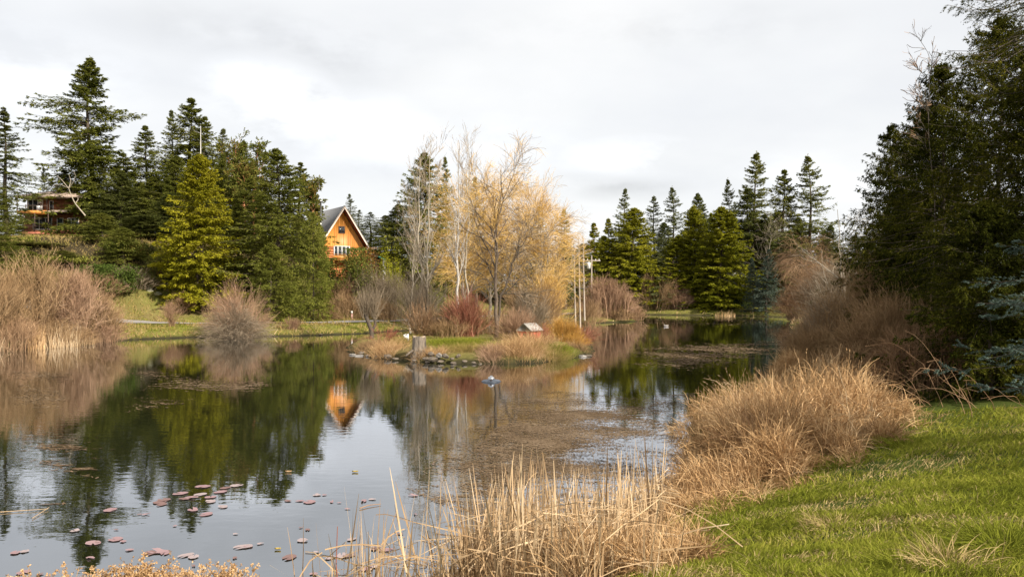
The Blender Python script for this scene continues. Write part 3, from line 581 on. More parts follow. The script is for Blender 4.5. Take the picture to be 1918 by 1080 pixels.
# bare trees
def baretree(px, top, D, seed, label, trunk_m, twig_m, trunkpath, r0, levels, wpx, name='bare_tree', cat='tree', leaf=None, group=None, baseL=None):
    """levels: list of (n_per_parent, t0, t1, angle, length fraction, wander, gravity, upbias)"""
    rng = np.random.default_rng(seed); x = W(px, D); z0 = max(tz(x, D), 0); h = ZP(top, D)-z0; s = F/D
    tp = np.array(trunkpath, float); P0 = np.stack([(tp[:, 0])/s, tp[:, 2] if tp.shape[1] > 2 else tp[:, 0]*0, tp[:, 1]*h], 1)[None]
    K0 = 14; u = np.linspace(0, P0.shape[1]-1, K0); P = np.stack([np.interp(u, range(P0.shape[1]), P0[0, :, j]) for j in range(3)], 1)[None]; P[0, 0, 2] -= .4
    P[0, 1:] += rng.normal(size=(K0-1, 3))*.006*h
    g = G(); tubes(g, P, np.linspace(r0, r0*.15, K0)[None], 8); tw = G(); rad = r0
    cur = P; rads = np.linspace(r0, r0*.15, K0)[None]
    for li, (n_, t0, t1, ang, lf, wa, gr, ub) in enumerate(levels):
        p, d, pi_, tt = spawn(cur, n_, t0, t1, ang, rng, ub)
        base_r = np.array([np.interp(b*(rads.shape[1]-1), range(rads.shape[1]), rads[a]) for a, b in zip(pi_, tt)])*.6
        K = 7 if li < 2 else 5
        ln = lf*h*rng.uniform(.55, 1.1, len(p))*(1.15-.55*tt if li == 0 else 1)
        cur = grow(p, d, ln, K, wa, gr, rng); rads = np.maximum(base_r[:, None]*np.linspace(1, .3, K)[None], .008 if li < 2 else .0075)
        if li < 2: tubes(g, cur, rads, 4)
        else: ribbons(tw, cur, rads*2, rng)
    e = empty(name, (x, D, z0), label=label, category=cat, group=group)
    ob('trunk', g.mesh('trunk', trunk_m, True), e)
    if leaf:
        p, d, _, _ = spawn(cur, 6, .3, 1., .7, rng); blades(tw, p, d, .32*rng.uniform(.6, 1.3, len(p)), .15, rng); ob('crown', tw.mesh('crown', leaf), e)
    elif tw.n: ob('crown', tw.mesh('crown', twig_m), e)
    return e
UP = [(17, .32, .98, .6, .24, .08, .05, .22), (6, .2, 1., .5, .10, .08, .05, .15), (5, .2, 1., .45, .045, .1, .02, .1)]
baretree(800, 272, 60, 81, 'right-hand of the two tallest pale birches with bare tops', 'pale_bark', 'birch_twig', [(0, 0), (-2, .2), (3, .5), (5, 1)], .13, UP, 0, name='birch_tree', cat='birch')
baretree(792, 285, 62, 82, 'left-hand of the two tallest pale birches leaning slightly left', 'pale_bark', 'birch_twig', [(0, 0), (-3, .3), (-8, .6), (-5, 1)], .13, UP, 0, name='birch_tree', cat='birch')
baretree(857, 282, 66, 83, 'white-trunked birch behind the red twig bush', 'birch_bark', 'birch_twig', [(0, 0), (0, .4), (2, 1)], .15, UP, 0, name='birch_tree', cat='birch')
baretree(877, 285, 70, 84, 'thin bare birch just right of the white-trunked birch', 'pale_bark', 'birch_twig', [(0, 0), (-4, .4), (2, 1)], .11, UP, 0, name='birch_tree', cat='birch')
baretree(770, 320, 76, 92, 'slender bare birch left of the two tallest birches', 'pale_bark', 'grey_twig', [(0, 0), (4, .4), (8, 1)], .09, UP, 0, name='birch_tree', cat='birch')
baretree(928, 318, 56, 85, 'dark-trunked spreading bare tree in the middle of the island', 'mid_bark', 'gold_twig', [(0, 0), (2, .16), (0, .33), (8, .55), (-2, .62), (14, .8), (10, 1)], .15,
   [(18, .28, .98, .95, .42, .14, .02, .18), (9, .15, 1., .7, .16, .14, 0.0, .05), (9, .1, 1., .6, .075, .12, -.01, 0)], 0)
baretree(932, 400, 57, 86, 'grey drooping tangle of branches around the dark island trunk', 'bark', 'grey_twig', [(0, 0), (4, .3), (20, .5), (40, .7), (55, .8)], .10,
   [(16, .25, 1., 1.0, .50, .14, -.10, .15), (10, .15, 1., .7, .22, .14, -.10, 0), (7, .1, 1., .6, .12, .12, -.08, 0)], 0)
WIL = [(16, .2, 1., .85, .40, .12, .0, .25), (10, .15, 1., .65, .22, .13, -.03, .12), (8, .1, 1., .55, .13, .12, -.06, .05), (5, .1, 1., .5, .07, .10, -.06, 0)]
baretree(872, 330, 78, 87, 'golden weeping willow behind the white-trunked birch', 'pale_bark', 'gold_twig', [(0, 0), (-6, .4), (4, .8)], .22, WIL, 0, name='willow_tree', cat='willow')
baretree(972, 345, 80, 88, 'tallest golden willow right of the dark island tree', 'pale_bark', 'gold_twig', [(0, 0), (6, .4), (0, .8)], .25, WIL, 0, name='willow_tree', cat='willow')
baretree(1008, 372, 76, 89, 'golden willow curtain at the right end behind the orange twig bush', 'pale_bark', 'gold_twig', [(0, 0), (4, .4), (8, .8)], .22, WIL, 0, name='willow_tree', cat='willow')
baretree(915, 400, 84, 90, 'pale yellow willow haze behind the dark island trunk', 'pale_bark', 'gold_twig', [(0, 0), (4, .4), (-8, .8)], .2, WIL, 0, name='willow_tree', cat='willow')
baretree(1512, 455, 98, 91, 'small golden-brown weeping willow on the right shore', 'bark', 'brown_twig', [(0, 0), (4, .4), (0, .75)], .2,
   [(16, .3, 1., .9, .5, .10, -.04, .3), (10, .2, 1., .6, .28, .10, -.2, .1), (9, .1, 1., .5, .28, .06, -.4, -.1)], 0, name='willow_tree', cat='willow')
baretree(1578, 392, 52, 93, 'leaning bare tree with pale arching limbs at the left of the dark cedars', 'pale_bark', 'grey_twig', [(0, 0), (4, .3), (-4, .6), (-10, 1)], .10,
   [(12, .15, .95, .8, .5, .12, -.03, .1), (8, .15, 1., .6, .2, .12, -.06, 0), (5, .1, 1., .5, .08, .1, -.05, 0)], 0)
baretree(1440, 405, 126, 94, 'spidery grey bare tree in front of the dark far-shore firs', 'dead_bark', 'grey_twig', [(0, 0), (-4, .4), (4, .8)], .12,
   [(12, .3, 1., .9, .4, .16, 0, .1), (8, .15, 1., .7, .2, .16, 0, 0), (5, .1, 1., .5, .08, .1, 0, 0)], 0)
baretree(1640, 420, 44, 95, 'thin arching bare sapling rising from the thicket beside the cedars', 'bark', 'brown_twig', [(0, 0), (6, .4), (-20, 1)], .05,
   [(12, .15, .95, .7, .4, .12, -.05, .1), (7, .15, 1., .6, .2, .12, -.06, 0)], 0)
baretree(1745, 105, 30, 96, 'leafless twiggy sapling showing against the sky left of the tall right cedar', 'bark', 'brown_twig', [(0, 0), (10, .4), (-10, .8), (-6, 1)], .022,
   [(10, .45, 1., .7, .14, .14, .0, .2), (5, .15, 1., .6, .06, .14, 0, 0), (4, .1, 1., .5, .03, .1, 0, 0)], 0)
# arbutus trees
AR = [(12, .35, 1., .7, .32, .12, 0, .3), (8, .2, 1., .7, .14, .15, 0, .1), (9, .2, 1., .7, .05, .1, 0, 0)]
baretree(440, 252, 112, 97, 'rusty green arbutus crown right of the broad-topped fir', 'orange_bark', 0, [(0, 0), (6, .4), (-2, .8)], .3, AR, 0, name='arbutus_tree', cat='arbutus', leaf='arbutus_leaf')
baretree(478, 275, 108, 98, 'arbutus with a bare orange trunk left of the wide mid-green fir', 'orange_bark', 0, [(0, 0), (-5, .4), (2, .9)], .28, AR, 0, name='arbutus_tree', cat='arbutus', leaf='arbutus_leaf')
baretree(590, 338, 104, 99, 'airy arbutus showing sky just left of the cabin roof', 'orange_bark', 0, [(0, 0), (-8, .4), (0, .9)], .2, AR, 0, name='arbutus_tree', cat='arbutus', leaf='arbutus_leaf')
baretree(455, 300, 104, 100, 'lower arbutus between the yellow-green cedar and the orange-trunked arbutus', 'orange_bark', 0, [(0, 0), (4, .4), (0, .8)], .25, AR, 0, name='arbutus_tree', cat='arbutus', leaf='arbutus_leaf')
# leaning white snag over the brown house, and standing dead trunks
def snag(name, pts, r0, D, label, m='white_bark', tw=None, seed=1, cat='dead tree'):
    rng = np.random.default_rng(seed); e = None; g = G(); root = pts[0][0]
    bx, bz = W(root[0], D), ZP(root[1], D)
    for j, path in enumerate(pts):
        P = np.array([(W(a, D)-bx, (.25*j*(1 if j % 2 else -1))*(k/len(path)), ZP(b, D)-bz) for k, (a, b) in enumerate(path)])
        K = 10; u = np.linspace(0, len(P)-1, K); P = np.stack([np.interp(u, range(len(P)), P[:, q]) for q in range(3)], 1)[None]
        rr = r0 if j == 0 else r0*.55; tubes(g, P, np.linspace(rr, rr*.35, K)[None], 6)
        if tw and j == 0:
            p, d, _, tt = spawn(P, tw, .25, 1., 1.35, rng); tubes(g, grow(p, d, rng.uniform(.5, 1.6, len(p)), 4, .15, .02, rng), np.linspace(.018, .008, 4)[None]*np.ones((len(p), 1)), 3)
    e = empty(name, (bx, D, bz), label=label, category=cat); ob('trunk', g.mesh('trunk', m, True), e); return e
snag('dead_tree', [[(160, 404), (150, 392), (140, 380), (132, 362), (128, 350)], [(128, 352), (112, 345), (98, 347)], [(128, 352), (118, 338), (110, 330)], [(129, 352), (131, 338), (125, 326)],
     [(130, 352), (140, 340), (146, 330), (144, 322)], [(142, 380), (143, 373), (139, 368)]], 0.10, 100, 'white forked dead limb leaning over the right end of the brown house roof', 'pale_bark')
for px, tp, bs, D, lb, sd in [(1075, 452, 588, 88, 'leftmost of three pale dead trunks right of the golden willow', 1), (1084, 445, 592, 87, 'middle one of three pale dead trunks right of the golden willow', 2), (1092, 440, 575, 89, 'tallest and rightmost of three pale dead trunks right of the golden willow', 3)]:
    snag('dead_tree', [[(px+3, bs+25), (px+1, (tp+bs)//2), (px, tp)]], .11, D, lb, 'dead_bark', 46, sd)
snag('dead_tree', [[(376, 330), (376, 236)]], .10, 118, 'pale bare pole-like dead top above the yellow-green cedar', 'white_bark', 6, 5)
# island shrubs
putshrub(790, 505, 640, 60, 150, 110, 'wide grey-brown vase-shaped bush around the foot of the birches', 'grey_twig', n=330, tw=9, rad=.013, twr=.007, spread=.12, arch=.1, tl=.22)
putshrub(790, 545, 640, 58, 90, 111, 'dense dark upright stems just behind the old stump', 'brown_twig', n=200, tw=5, rad=.018, twr=.008, spread=.25, arch=.05)
putshrub(874, 532, 636, 57, 120, 112, 'tall dark red twig bush on the island left of the dark trunk', 'red_twig', n=420, tw=7, rad=.012, twr=.007, spread=.25, arch=.12, tl=.2)
putshrub(850, 560, 636, 59, 110, 113, 'tan and red brush behind the red twig bush', 'tan_twig', n=220, tw=7, rad=.011, twr=.007, spread=.4)
putshrub(965, 568, 650, 53, 100, 114, 'pale pinkish fine bush between the dark trunk and the red hut', 'pink_twig', n=420, tw=7, rad=.009, twr=.006, spread=.35, arch=.15)
putshrub(1052, 588, 650, 53.5, 84, 115, 'orange-yellow twig bush right of the red hut', 'orange_twig', n=420, tw=7, rad=.010, twr=.006, spread=.4, arch=.15)
putshrub(1092, 600, 660, 54.5, 96, 116, 'red-tipped twig bush hanging over the right end of the island', 'red_twig', n=240, tw=6, rad=.008, twr=.006, spread=.3, arch=.3)
putshrub(1078, 618, 665, 51.5, 60, 117, 'low orange twig clump at the right end of the island', 'orange_twig', n=220, tw=5, rad=.008, twr=.005, spread=.4, arch=.3)
putshrub(1010, 600, 650, 51, 60, 118, 'small red twig clump in front of the red hut', 'red_twig', n=90, tw=5, rad=.008, twr=.005, spread=.4, arch=.15)
putshrub(720, 600, 650, 52, 70, 119, 'short red twigs beside the leaning pollard willow', 'red_twig', n=90, tw=5, rad=.008, twr=.005, spread=.3)
putshrub(985, 540, 620, 62, 110, 123, 'grey tangle of stems behind the red hut', 'grey_twig', n=260, tw=8, rad=.014, twr=.008, spread=.25, arch=.1)
putshrub(905, 560, 640, 60, 130, 157, 'tan brush behind the dark island trunk', 'tan_twig', n=300, tw=8, rad=.013, twr=.008, spread=.5)
putshrub(840, 590, 640, 55, 110, 158, 'thin tan stems at the back of the bright green island patch', 'tan_twig', n=160, tw=7, rad=.010, twr=.007, spread=.6)
putshrub(1000, 520, 620, 64, 160, 159, 'tall tan haze of stems below the golden willows', 'tan_twig', n=360, tw=8, rad=.014, twr=.009, spread=.4)
putshrub(1020, 505, 620, 70, 110, 160, 'golden brush at the foot of the right golden willow', 'gold_twig', n=360, tw=8, rad=.014, twr=.009, spread=.5)
# pollard willow at the left end of the island
def pollard():
    D = 57; bx, bz = W(696, D), tz(W(696, D), D); s = D/F
    e = empty('pollard_willow', (bx, D, bz), label='leaning pollard willow with a fan of thin shoots at the left end of the island', category='willow')
    g = G(); P = np.array([(0, 0, -.3), (.02, 0, .5), (-.25, 0, 1.2), (-.45, .1, 1.75)])
    P2 = np.array([(0, 0, .4), (.25, .1, 1.0), (.15, .1, 1.7)])
    for p_, r_ in ((P, .17), (P2, .11)):
        u = np.linspace(0, len(p_)-1, 9); q = np.stack([np.interp(u, range(len(p_)), p_[:, j]) for j in range(3)], 1)[None]; tubes(g, q, np.linspace(r_, r_*.75, 9)[None], 8)
    ob('trunk', g.mesh('trunk', 'bark', True), e)
    rng = np.random.default_rng(5); t = G(); n = 260; b = np.where(rng.uniform(0, 1, (n, 1)) < .6, P[-1], P2[-1])+rng.normal(size=(n, 3))*.1-[0, 0, .2]
    d = rng.normal(size=(n, 3))*[.32, .3, .15]+[-.0, 0, 1]
    T = grow(b, d, rng.uniform(1.0, 2.4, n), 6, .05, .02, rng); ribbons(t, T, np.linspace(.022, .008, 6)[None]*np.ones((n, 1)), rng)
    p, dd, _, _ = spawn(T, 4, .2, 1, .35, rng, .1); ribbons(t, grow(p, dd, rng.uniform(.2, .6, len(p)), 3, .06, .02, rng), .009, rng)
    ob('crown', t.mesh('crown', 'grey_twig'), e)
pollard()
# shrubs on the far shore
putshrub(1138, 515, 605, 98, 120, 120, 'rounded pinkish brown bush at the water right of the dead trunks', 'pink_twig', n=420, tw=9, rad=.022, twr=.014, spread=.75, tl=.24, tw2=1)
putshrub(1228, 498, 588, 126, 88, 121, 'tan brown vase-shaped bush under the big rounded cedar', 'tan_twig', n=300, tw=9, rad=.024, twr=.015, spread=.5, tl=.26)
putshrub(1268, 520, 588, 125.5, 60, 122, 'rusty orange bush left of the cone-shaped cedar', 'pink_twig', n=300, tw=9, rad=.022, twr=.014, spread=.6, tl=.24)
putshrub(1488, 532, 592, 100, 90, 124, 'low brown weeping bush on the right shore below the golden-brown willow', 'brown_twig', n=380, tw=9, rad=.014, twr=.010, spread=.25, tl=.25, arch=.3)
putshrub(1185, 568, 600, 101, 60, 161, 'low brown scrub between the rounded pinkish bush and the vase-shaped bush', 'brown_twig', n=260, tw=8, rad=.018, twr=.012, spread=.7)
putshrub(1160, 575, 605, 98, 60, 162, 'low tan scrub at the waterline under the rounded pinkish bush', 'tan_twig', n=260, tw=8, rad=.018, twr=.012, spread=.8)
putshrub(1100, 560, 605, 92, 80, 125, 'orange-tan brush at the foot of the dead trunks', 'tan_twig', n=300, tw=8, rad=.012, twr=.009, spread=.5)
for i_, (px, tp, D, wp, m_, lab) in enumerate([(1545, 470, 72, 150, 'brown_twig', 'brown bush on the right shore beyond the thicket'), (1600, 455, 56, 190, 'grey_twig', 'tall grey tangled bush below the leaning bare tree'),
      (1560, 545, 50, 110, 'tan_twig', 'low grey-tan bush reaching over the water on the right shore')]):
    putshrub(px, tp, 0, D, wp, 130+i_, lab, m_, n=420, tw=9, rad=.013, twr=.008, spread=.4, arch=.35, tl=.25, tw2=1)
# brown bramble thicket at the right
for i_, (px, tp, D, wp, m_, lab, n_) in enumerate([(1640, 495, 34, 270, 'tan_twig', 'farthest mound of the big tan-brown bramble thicket below the cedars', 900), (1575, 600, 33, 160, 'tan_twig', 'grey-tan mound of bramble at the water side of the thicket', 700),
      (1680, 545, 27, 220, 'tan_twig', 'middle mound of the tan-brown bramble thicket', 900), (1600, 648, 26, 200, 'tan_twig', 'straw-coloured bramble mound just above the golden grass', 800), (1730, 610, 21.5, 200, 'brown_twig', 'nearest dark brown bramble mound at the lawn corner', 800)]):
    putshrub(px, tp, 0, D, wp, 140+i_, lab, m_, name='bramble_thicket', cat='bramble', n=int(n_*.8), tw=6, rad=.010, twr=.006, spread=.8, arch=.5, tl=.38, K=8)
putshrub(1565, 535, 0, 37, 170, 163, 'grey-brown bramble mound reaching over the water beyond the thicket', 'grey_twig', name='bramble_thicket', cat='bramble', n=600, tw=8, rad=.008, twr=.005, spread=.7, arch=.45, tl=.3, K=8)
putshrub(1520, 612, 0, 34, 130, 164, 'low tan bramble at the water edge left of the thicket', 'tan_twig', name='bramble_thicket', cat='bramble', n=500, tw=8, rad=.008, twr=.005, spread=.75, arch=.45, tl=.3, K=8)
putshrub(1500, 650, 0, 29, 150, 165, 'straw-brown tangle at the water just behind the golden grass', 'straw', name='bramble_thicket', cat='bramble', n=500, tw=6, rad=.008, twr=.005, spread=.8, arch=.45, tl=.3, K=8)
putshrub(1535, 575, 0, 47, 120, 166, 'brown bush overhanging the water between the far bank and the thicket', 'brown_twig', n=360, tw=9, rad=.011, twr=.007, spread=.6, arch=.4)
# long arching canes over the thicket
def canes(px, D, n, seed, label):
    rng = np.random.default_rng(seed); x = W(px, D); z = tz(x, D); g = G(); b = rng.normal(size=(n, 3))*[.7, .6, 0]; b[:, 2] = 0
    d = rng.normal(size=(n, 3))*[.5, .4, .1]+[-.25, 0, 1.]; T = grow(b, d, rng.uniform(1.2, 2.8, n), 10, .12, -.16, rng)
    tubes(g, T, np.linspace(.008, .003, 10)[None]*np.ones((n, 1)), 4); p, dd, _, _ = spawn(T, 4, .3, 1, .7, rng); ribbons(g, grow(p, dd, rng.uniform(.2, .7, len(p)), 4, .1, -.05, rng), .005, rng)
    ob('bramble_canes', g.mesh('bramble_canes', 'brown_twig'), None, (x, D, z), label=label, category='bramble', kind='stuff')
canes(1765, 19.5, 12, 3, 'long arching canes against the dark trees at the lawn corner'); canes(1700, 25, 30, 4, 'long pale canes arching out of the middle of the thicket'); canes(1830, 18, 9, 5, 'few thin canes in front of the blue spruce shadow')

# ------------------------------------------------------------------ grasses
def clump(pts, n, hmin, hmax, seed, label, m='straw', lean=(0, 0), w_=.015, name='dry_grass_clump', bend=.35, seedh=True, tangle=.3, hprof=None):
    """pts: polygon of the footprint in world xy"""
    rng = np.random.default_rng(seed); pts = np.array(pts, float); a, b = pts.min(0), pts.max(0); XY = np.zeros((0, 2))
    while len(XY) < n:
        q = rng.uniform(a, b, (n*2, 2)); XY = np.concatenate([XY, q[sdist(q[:, 0], q[:, 1], pts) < 0]])
    XY = XY[:n]; kc = rng.integers(0, max(n//45, 3), n); XY = XY[kc]+rng.normal(size=(n, 2))*.13; z = np.maximum(terr(XY[:, 0], XY[:, 1]), -.25); c = XY.mean(0); B = np.stack([XY[:, 0], XY[:, 1], z], 1)
    edge = np.clip(-sdist(XY[:, 0], XY[:, 1], pts)/.7, .45, 1)
    az = rng.uniform(0, 2*pi, n); out_ = nrm(np.concatenate([XY-c, np.zeros((n, 1))], 1))
    cl = np.stack([wob(XY[:, 0]*3, XY[:, 1]*3, 1.), wob(XY[:, 1]*3+4, XY[:, 0]*3, 1.), np.zeros(n)], 1)
    ta = (kc*2.399)%6.283; d = np.stack([np.cos(ta), np.sin(ta), ta*0], 1)*.22+np.stack([np.cos(az), np.sin(az), az*0], 1)*rng.uniform(0, tangle*1.6, (n, 1))+out_*.15*(1.2-edge)[:, None]+cl*.3+np.array([lean[0], lean[1], 1.])
    ln = rng.uniform(hmin*.75, hmax, n)*edge*(.78+.4*((kc*.618)%1))*(1+.25*wob(XY[:, 0], XY[:, 1], .5))
    T = grow(B, d, ln, 7, .05+bend*.12, -bend*rng.uniform(0, .9, n)**1.5, rng)
    g = G(); ribbons(g, T, np.linspace(1, .3, 7)[None]*w_*rng.uniform(.5, 1.5, (n, 1)), rng)
    k2 = max(1, n//9); q = rng.integers(0, n, k2); d2 = d[q]+rng.normal(size=(k2, 3))*[.6, .6, .2]; ribbons(g, grow(B[q], d2, ln[q]*1.15, 9, .09, -.30, rng), np.linspace(1.2, .3, 9)[None]*w_*1.3*np.ones((k2, 1)), rng)
    # leaves hanging from stems
    p, dd, _, tt = spawn(T, 1, .15, .8, .45, rng); L_ = grow(p, dd, rng.uniform(.25, .6, len(p)), 4, .10, -.30, rng); ribbons(g, L_, np.array([1, .9, .6, .15])[None]*w_*1.1*np.ones((len(p), 1)), rng)
    if seedh: sp, sd, _, _ = spawn(T[::3, -2:], 3, .5, 1, .35, rng); blades(g, sp, sd, rng.uniform(.04, .12, len(sp)), .012, rng)
    g.V = [v-np.array([c[0], c[1], 0]) for v in g.V]
    return ob(name, g.mesh(name, m), None, (c[0], c[1], 0), label=label, category='grass clump')
def E(cx, cy, rx, ry, n=12, rot=0): return [(cx+rx*cos(t)*cos(rot)-ry*sin(t)*sin(rot), cy+rx*cos(t)*sin(rot)+ry*sin(t)*cos(rot)) for t in np.arange(n)*2*pi/n]
clump(E(5.2, 17.6, 1.5, 2.1), 2600, .95, 1.6, 201, 'tallest golden grass clump leaning over the water in the right foreground', lean=(-.05, 0))
clump(E(7.4, 18.8, 1.6, 1.9), 2600, .85, 1.45, 202, 'bright golden grass mound at the right end next to the brown thicket', lean=(.12, 0), tangle=.4)
clump(E(3.75, 15.6, .9, 1.0), 1400, .8, 1.3, 203, 'lower golden grass clump drooping at the left end of the golden bank', lean=(-.2, -.1), bend=.6)
clump(E(4.9, 15.4, 1.0, .8), 1200, .7, 1.2, 204, 'short golden grass in front of the tallest clump at the lawn edge', lean=(0, -.1), bend=.5)
clump(E(6.6, 16.4, 1.2, .9), 1200, .7, 1.2, 205, 'golden grass between the tallest clump and the right mound', lean=(0, -.05), bend=.5)
clump(E(6.3, 22.5, 1.6, 2.2), 1700, .8, 1.3, 206, 'golden grass farther back on the water side behind the tallest clump', lean=(-.15, 0))
clump(E(8.6, 23.5, 1.6, 2.0), 1500, .8, 1.3, 209, 'straw grass mixed into the bramble behind the right mound')
clump(E(3.1, 14.1, .9, .7), 1100, .4, .8, 207, 'flattened brown grass on the bank below the drooping clump', lean=(-.2, -.1), bend=.9, tangle=.6)
clump([(2.9, 12.2), (4.6, 13.4), (6.6, 14.9), (8.6, 16.2), (8.8, 17.4), (6.4, 16.0), (4.4, 14.6), (3.0, 13.3)], 900, .15, .5, 212, 'low flattened straw along the seam between lawn and golden grass', bend=.8, tangle=.7, w_=.010)
clump(E(5.6, 17.0, 1.9, 1.7), 230, 1.2, 1.9, 213, 'thin red-brown bramble stems poking through the golden grass', m='brown_twig', w_=.012, bend=.4, seedh=False, tangle=.5)
clump(E(5.8, 17.8, 2.4, 2.2), 260, 1.3, 2.0, 214, 'taller pale stalks standing out above the golden grass', m='reed', w_=.014, bend=.5, tangle=.35)
# cattail stand in the foreground
def cattails(px0, px1, y0, y1, n, seed, label, h0=1.0, h1=1.6, kind=None, ww=.017, name='cattail_stand'):
    rng = np.random.default_rng(seed); D = rng.uniform(y0, y1, n); x = W(rng.uniform(px0, px1, n), D); z = np.maximum(terr(x, D), -.15)
    k = rng.integers(0, max(n//7, 1), n); cx = x[k]; x = cx+(rng.normal(size=n)*.10); D = D[k]+rng.normal(size=n)*.10; z = np.maximum(terr(x, D), -.15)
    d = rng.normal(size=(n, 3))*[.13, .13, 0]+[0, 0, 1]; ln = rng.uniform(h0*.8, h1*1.02, n); ln[rng.uniform(0, 1, n) < .4] *= .55
    c = np.array([x.mean(), D.mean(), 0]); B = np.stack([x, D, z], 1)-c
    T = grow(B, d, ln, 7, .02, -.01, rng)
    br = rng.uniform(0, 1, n) < .42; kk = rng.integers(2, 5, n); an = rng.uniform(0, 2*pi, n); dn = rng.uniform(-1.1, .2, n)
    dv = np.stack([np.cos(an)*np.cos(dn), np.sin(an)*np.cos(dn), np.sin(dn)], 1); st = (ln/6)[:, None]
    for q in range(7):
        mk = br & (q > kk); T[mk, q] = T[mk, q-1]+dv[mk]*st[mk]
    g = G(); ribbons(g, T, np.array([.9, 1, 1, .95, .85, .6, .2])[None]*ww*rng.uniform(.55, 1.5, (n, 1)), rng)
    m_ = n//3; q = rng.integers(0, n, m_); az = rng.uniform(0, 2*pi, m_); L_ = grow(B[q]+np.stack([az*0, az*0, rng.uniform(.05, .8, m_)], 1), np.stack([np.cos(az), np.sin(az), rng.uniform(-.3, .5, m_)], 1), rng.uniform(.3, .9, m_), 4, .1, -.12, rng)
    ribbons(g, L_, ww*.7, rng)
    return ob(name, g.mesh(name, 'reed'), None, c, label=label, category='reeds', kind=kind)
cattails(890, 1225, 8.6, 14.6, 1250, 301, 'dense stand of pale dry cattail leaves crowding the foreground shore', .9, 1.55, 'stuff')
cattails(1030, 1225, 7.0, 10.5, 480, 302, 'thick bleached reeds at the lawn corner of the foreground', .5, 1.15, 'stuff', ww=.011)
cattails(850, 1000, 8.2, 12.2, 520, 303, 'thinner stand of upright cattail leaves left of the dense stand', .9, 1.6, 'stuff')
cattails(640, 870, 8.2, 12.8, 210, 304, 'sparse single cattail leaves standing in open water at the left of the reeds', .8, 1.5, 'stuff')
cattails(560, 640, 7.6, 8.6, 26, 305, 'few pale cut reed tips poking up at the bottom edge left of the reeds', .7, 1.0, 'stuff')
cattails(1200, 1262, 15, 17.5, 60, 306, 'short broken reeds standing at the water left of the golden grass', .5, 1.1, 'stuff')
cattails(930, 1150, 9.0, 10.2, 380, 307, 'bleached broken leaves fanned at the bottom centre of the reeds', .7, 1.25, 'stuff', ww=.018)
clump(E(1.6, 9.7, .55, 1.3), 1500, .5, 1.0, 210, 'golden brown matted grass at the right end of the cattails beside the lawn', lean=(-.05, .1), bend=.5, w_=.009)
clump(E(.85, 8.4, .85, 1.1), 1300, .4, .8, 211, 'short tan grass under the cattails at the bottom edge', lean=(0, .1), bend=.5, w_=.008)
# pale reeds on the left shore, far shore
def reedpatch(px0, px1, D0, D1, n, seed, label, h0, h1, m='reed', ww=.03):
    rng = np.random.default_rng(seed); px = rng.uniform(px0, px1, n); t = (px-px0)/(px1-px0); D = D0+(D1-D0)*t+rng.normal(size=n)*.5; x = W(px, D); z = np.maximum(terr(x, D), -.05)
    c = np.array([x.mean(), D.mean(), 0]); T = grow(np.stack([x, D, z], 1)-c, rng.normal(size=(n, 3))*[.15, .1, 0]+[0, 0, 1], rng.uniform(h0, h1, n)*(1+.3*np.sin(px*.35)), 4, .06, -.03, rng)
    g = G(); ribbons(g, T, np.linspace(1, .3, 4)[None]*ww*np.ones((n, 1)), rng); return ob('reed_patch', g.mesh('reed_patch', m), None, c, label=label, category='reeds')
reedpatch(85, 150, 55.5, 57.5, 260, 1, 'pale upright reeds at the waterline in front of the left bushes', .6, 1.5)
reedpatch(148, 178, 57.5, 59.5, 50, 6, 'last few short reeds right of the pale upright reeds', .4, .9)
reedpatch(52, 84, 55, 55.8, 500, 2, 'rounded pale dry grass tuft left of the upright reeds', .7, 1.4, 'straw')
reedpatch(-10, 10, 52.5, 53.2, 60, 3, 'pale grass tuft at the water at the extreme left', .6, 1.3)
reedpatch(1338, 1378, 117.5, 118.5, 110, 4, 'small pale reed tuft at the foot of the cone-shaped cedar', .2, 1.0, m='straw', ww=.045)
reedpatch(1498, 1530, 80, 90, 220, 5, 'pale dry reeds at the water below the brown weeping bush', .5, 1.3, ww=.04)
# island grasses
def tuft(px, D, wpx, dep, n, hmin, hmax, seed, label, m='straw', bend=.6, ww=.014):
    rng = np.random.default_rng(seed); x = W(px, D)+rng.normal(size=n)*wpx/F*D/4.2; y = D+rng.normal(size=n)*dep/2.2
    z, d_, di = terr(x, y, True); k = (di > -.25) | (d_ > -.3); x, y, z = x[k], y[k], z[k]; n = len(x); c = np.array([x.mean(), y.mean(), 0]); B = np.stack([x, y, np.maximum(z, -.05)], 1)-c
    o = nrm(B*[1, 1, 0]+1e-6)*.5; T = grow(B, rng.normal(size=(n, 3))*[.45, .45, .1]+[0, 0, 1]+o, rng.uniform(hmin, hmax, n), 5, .08, -bend*.35, rng)
    g = G(); ribbons(g, T, np.linspace(1, .3, 5)[None]*ww*rng.uniform(.6, 1.3, (n, 1)), rng)
    return ob('grass_tuft', g.mesh('grass_tuft', m), None, c, label=label, category='grass clump')
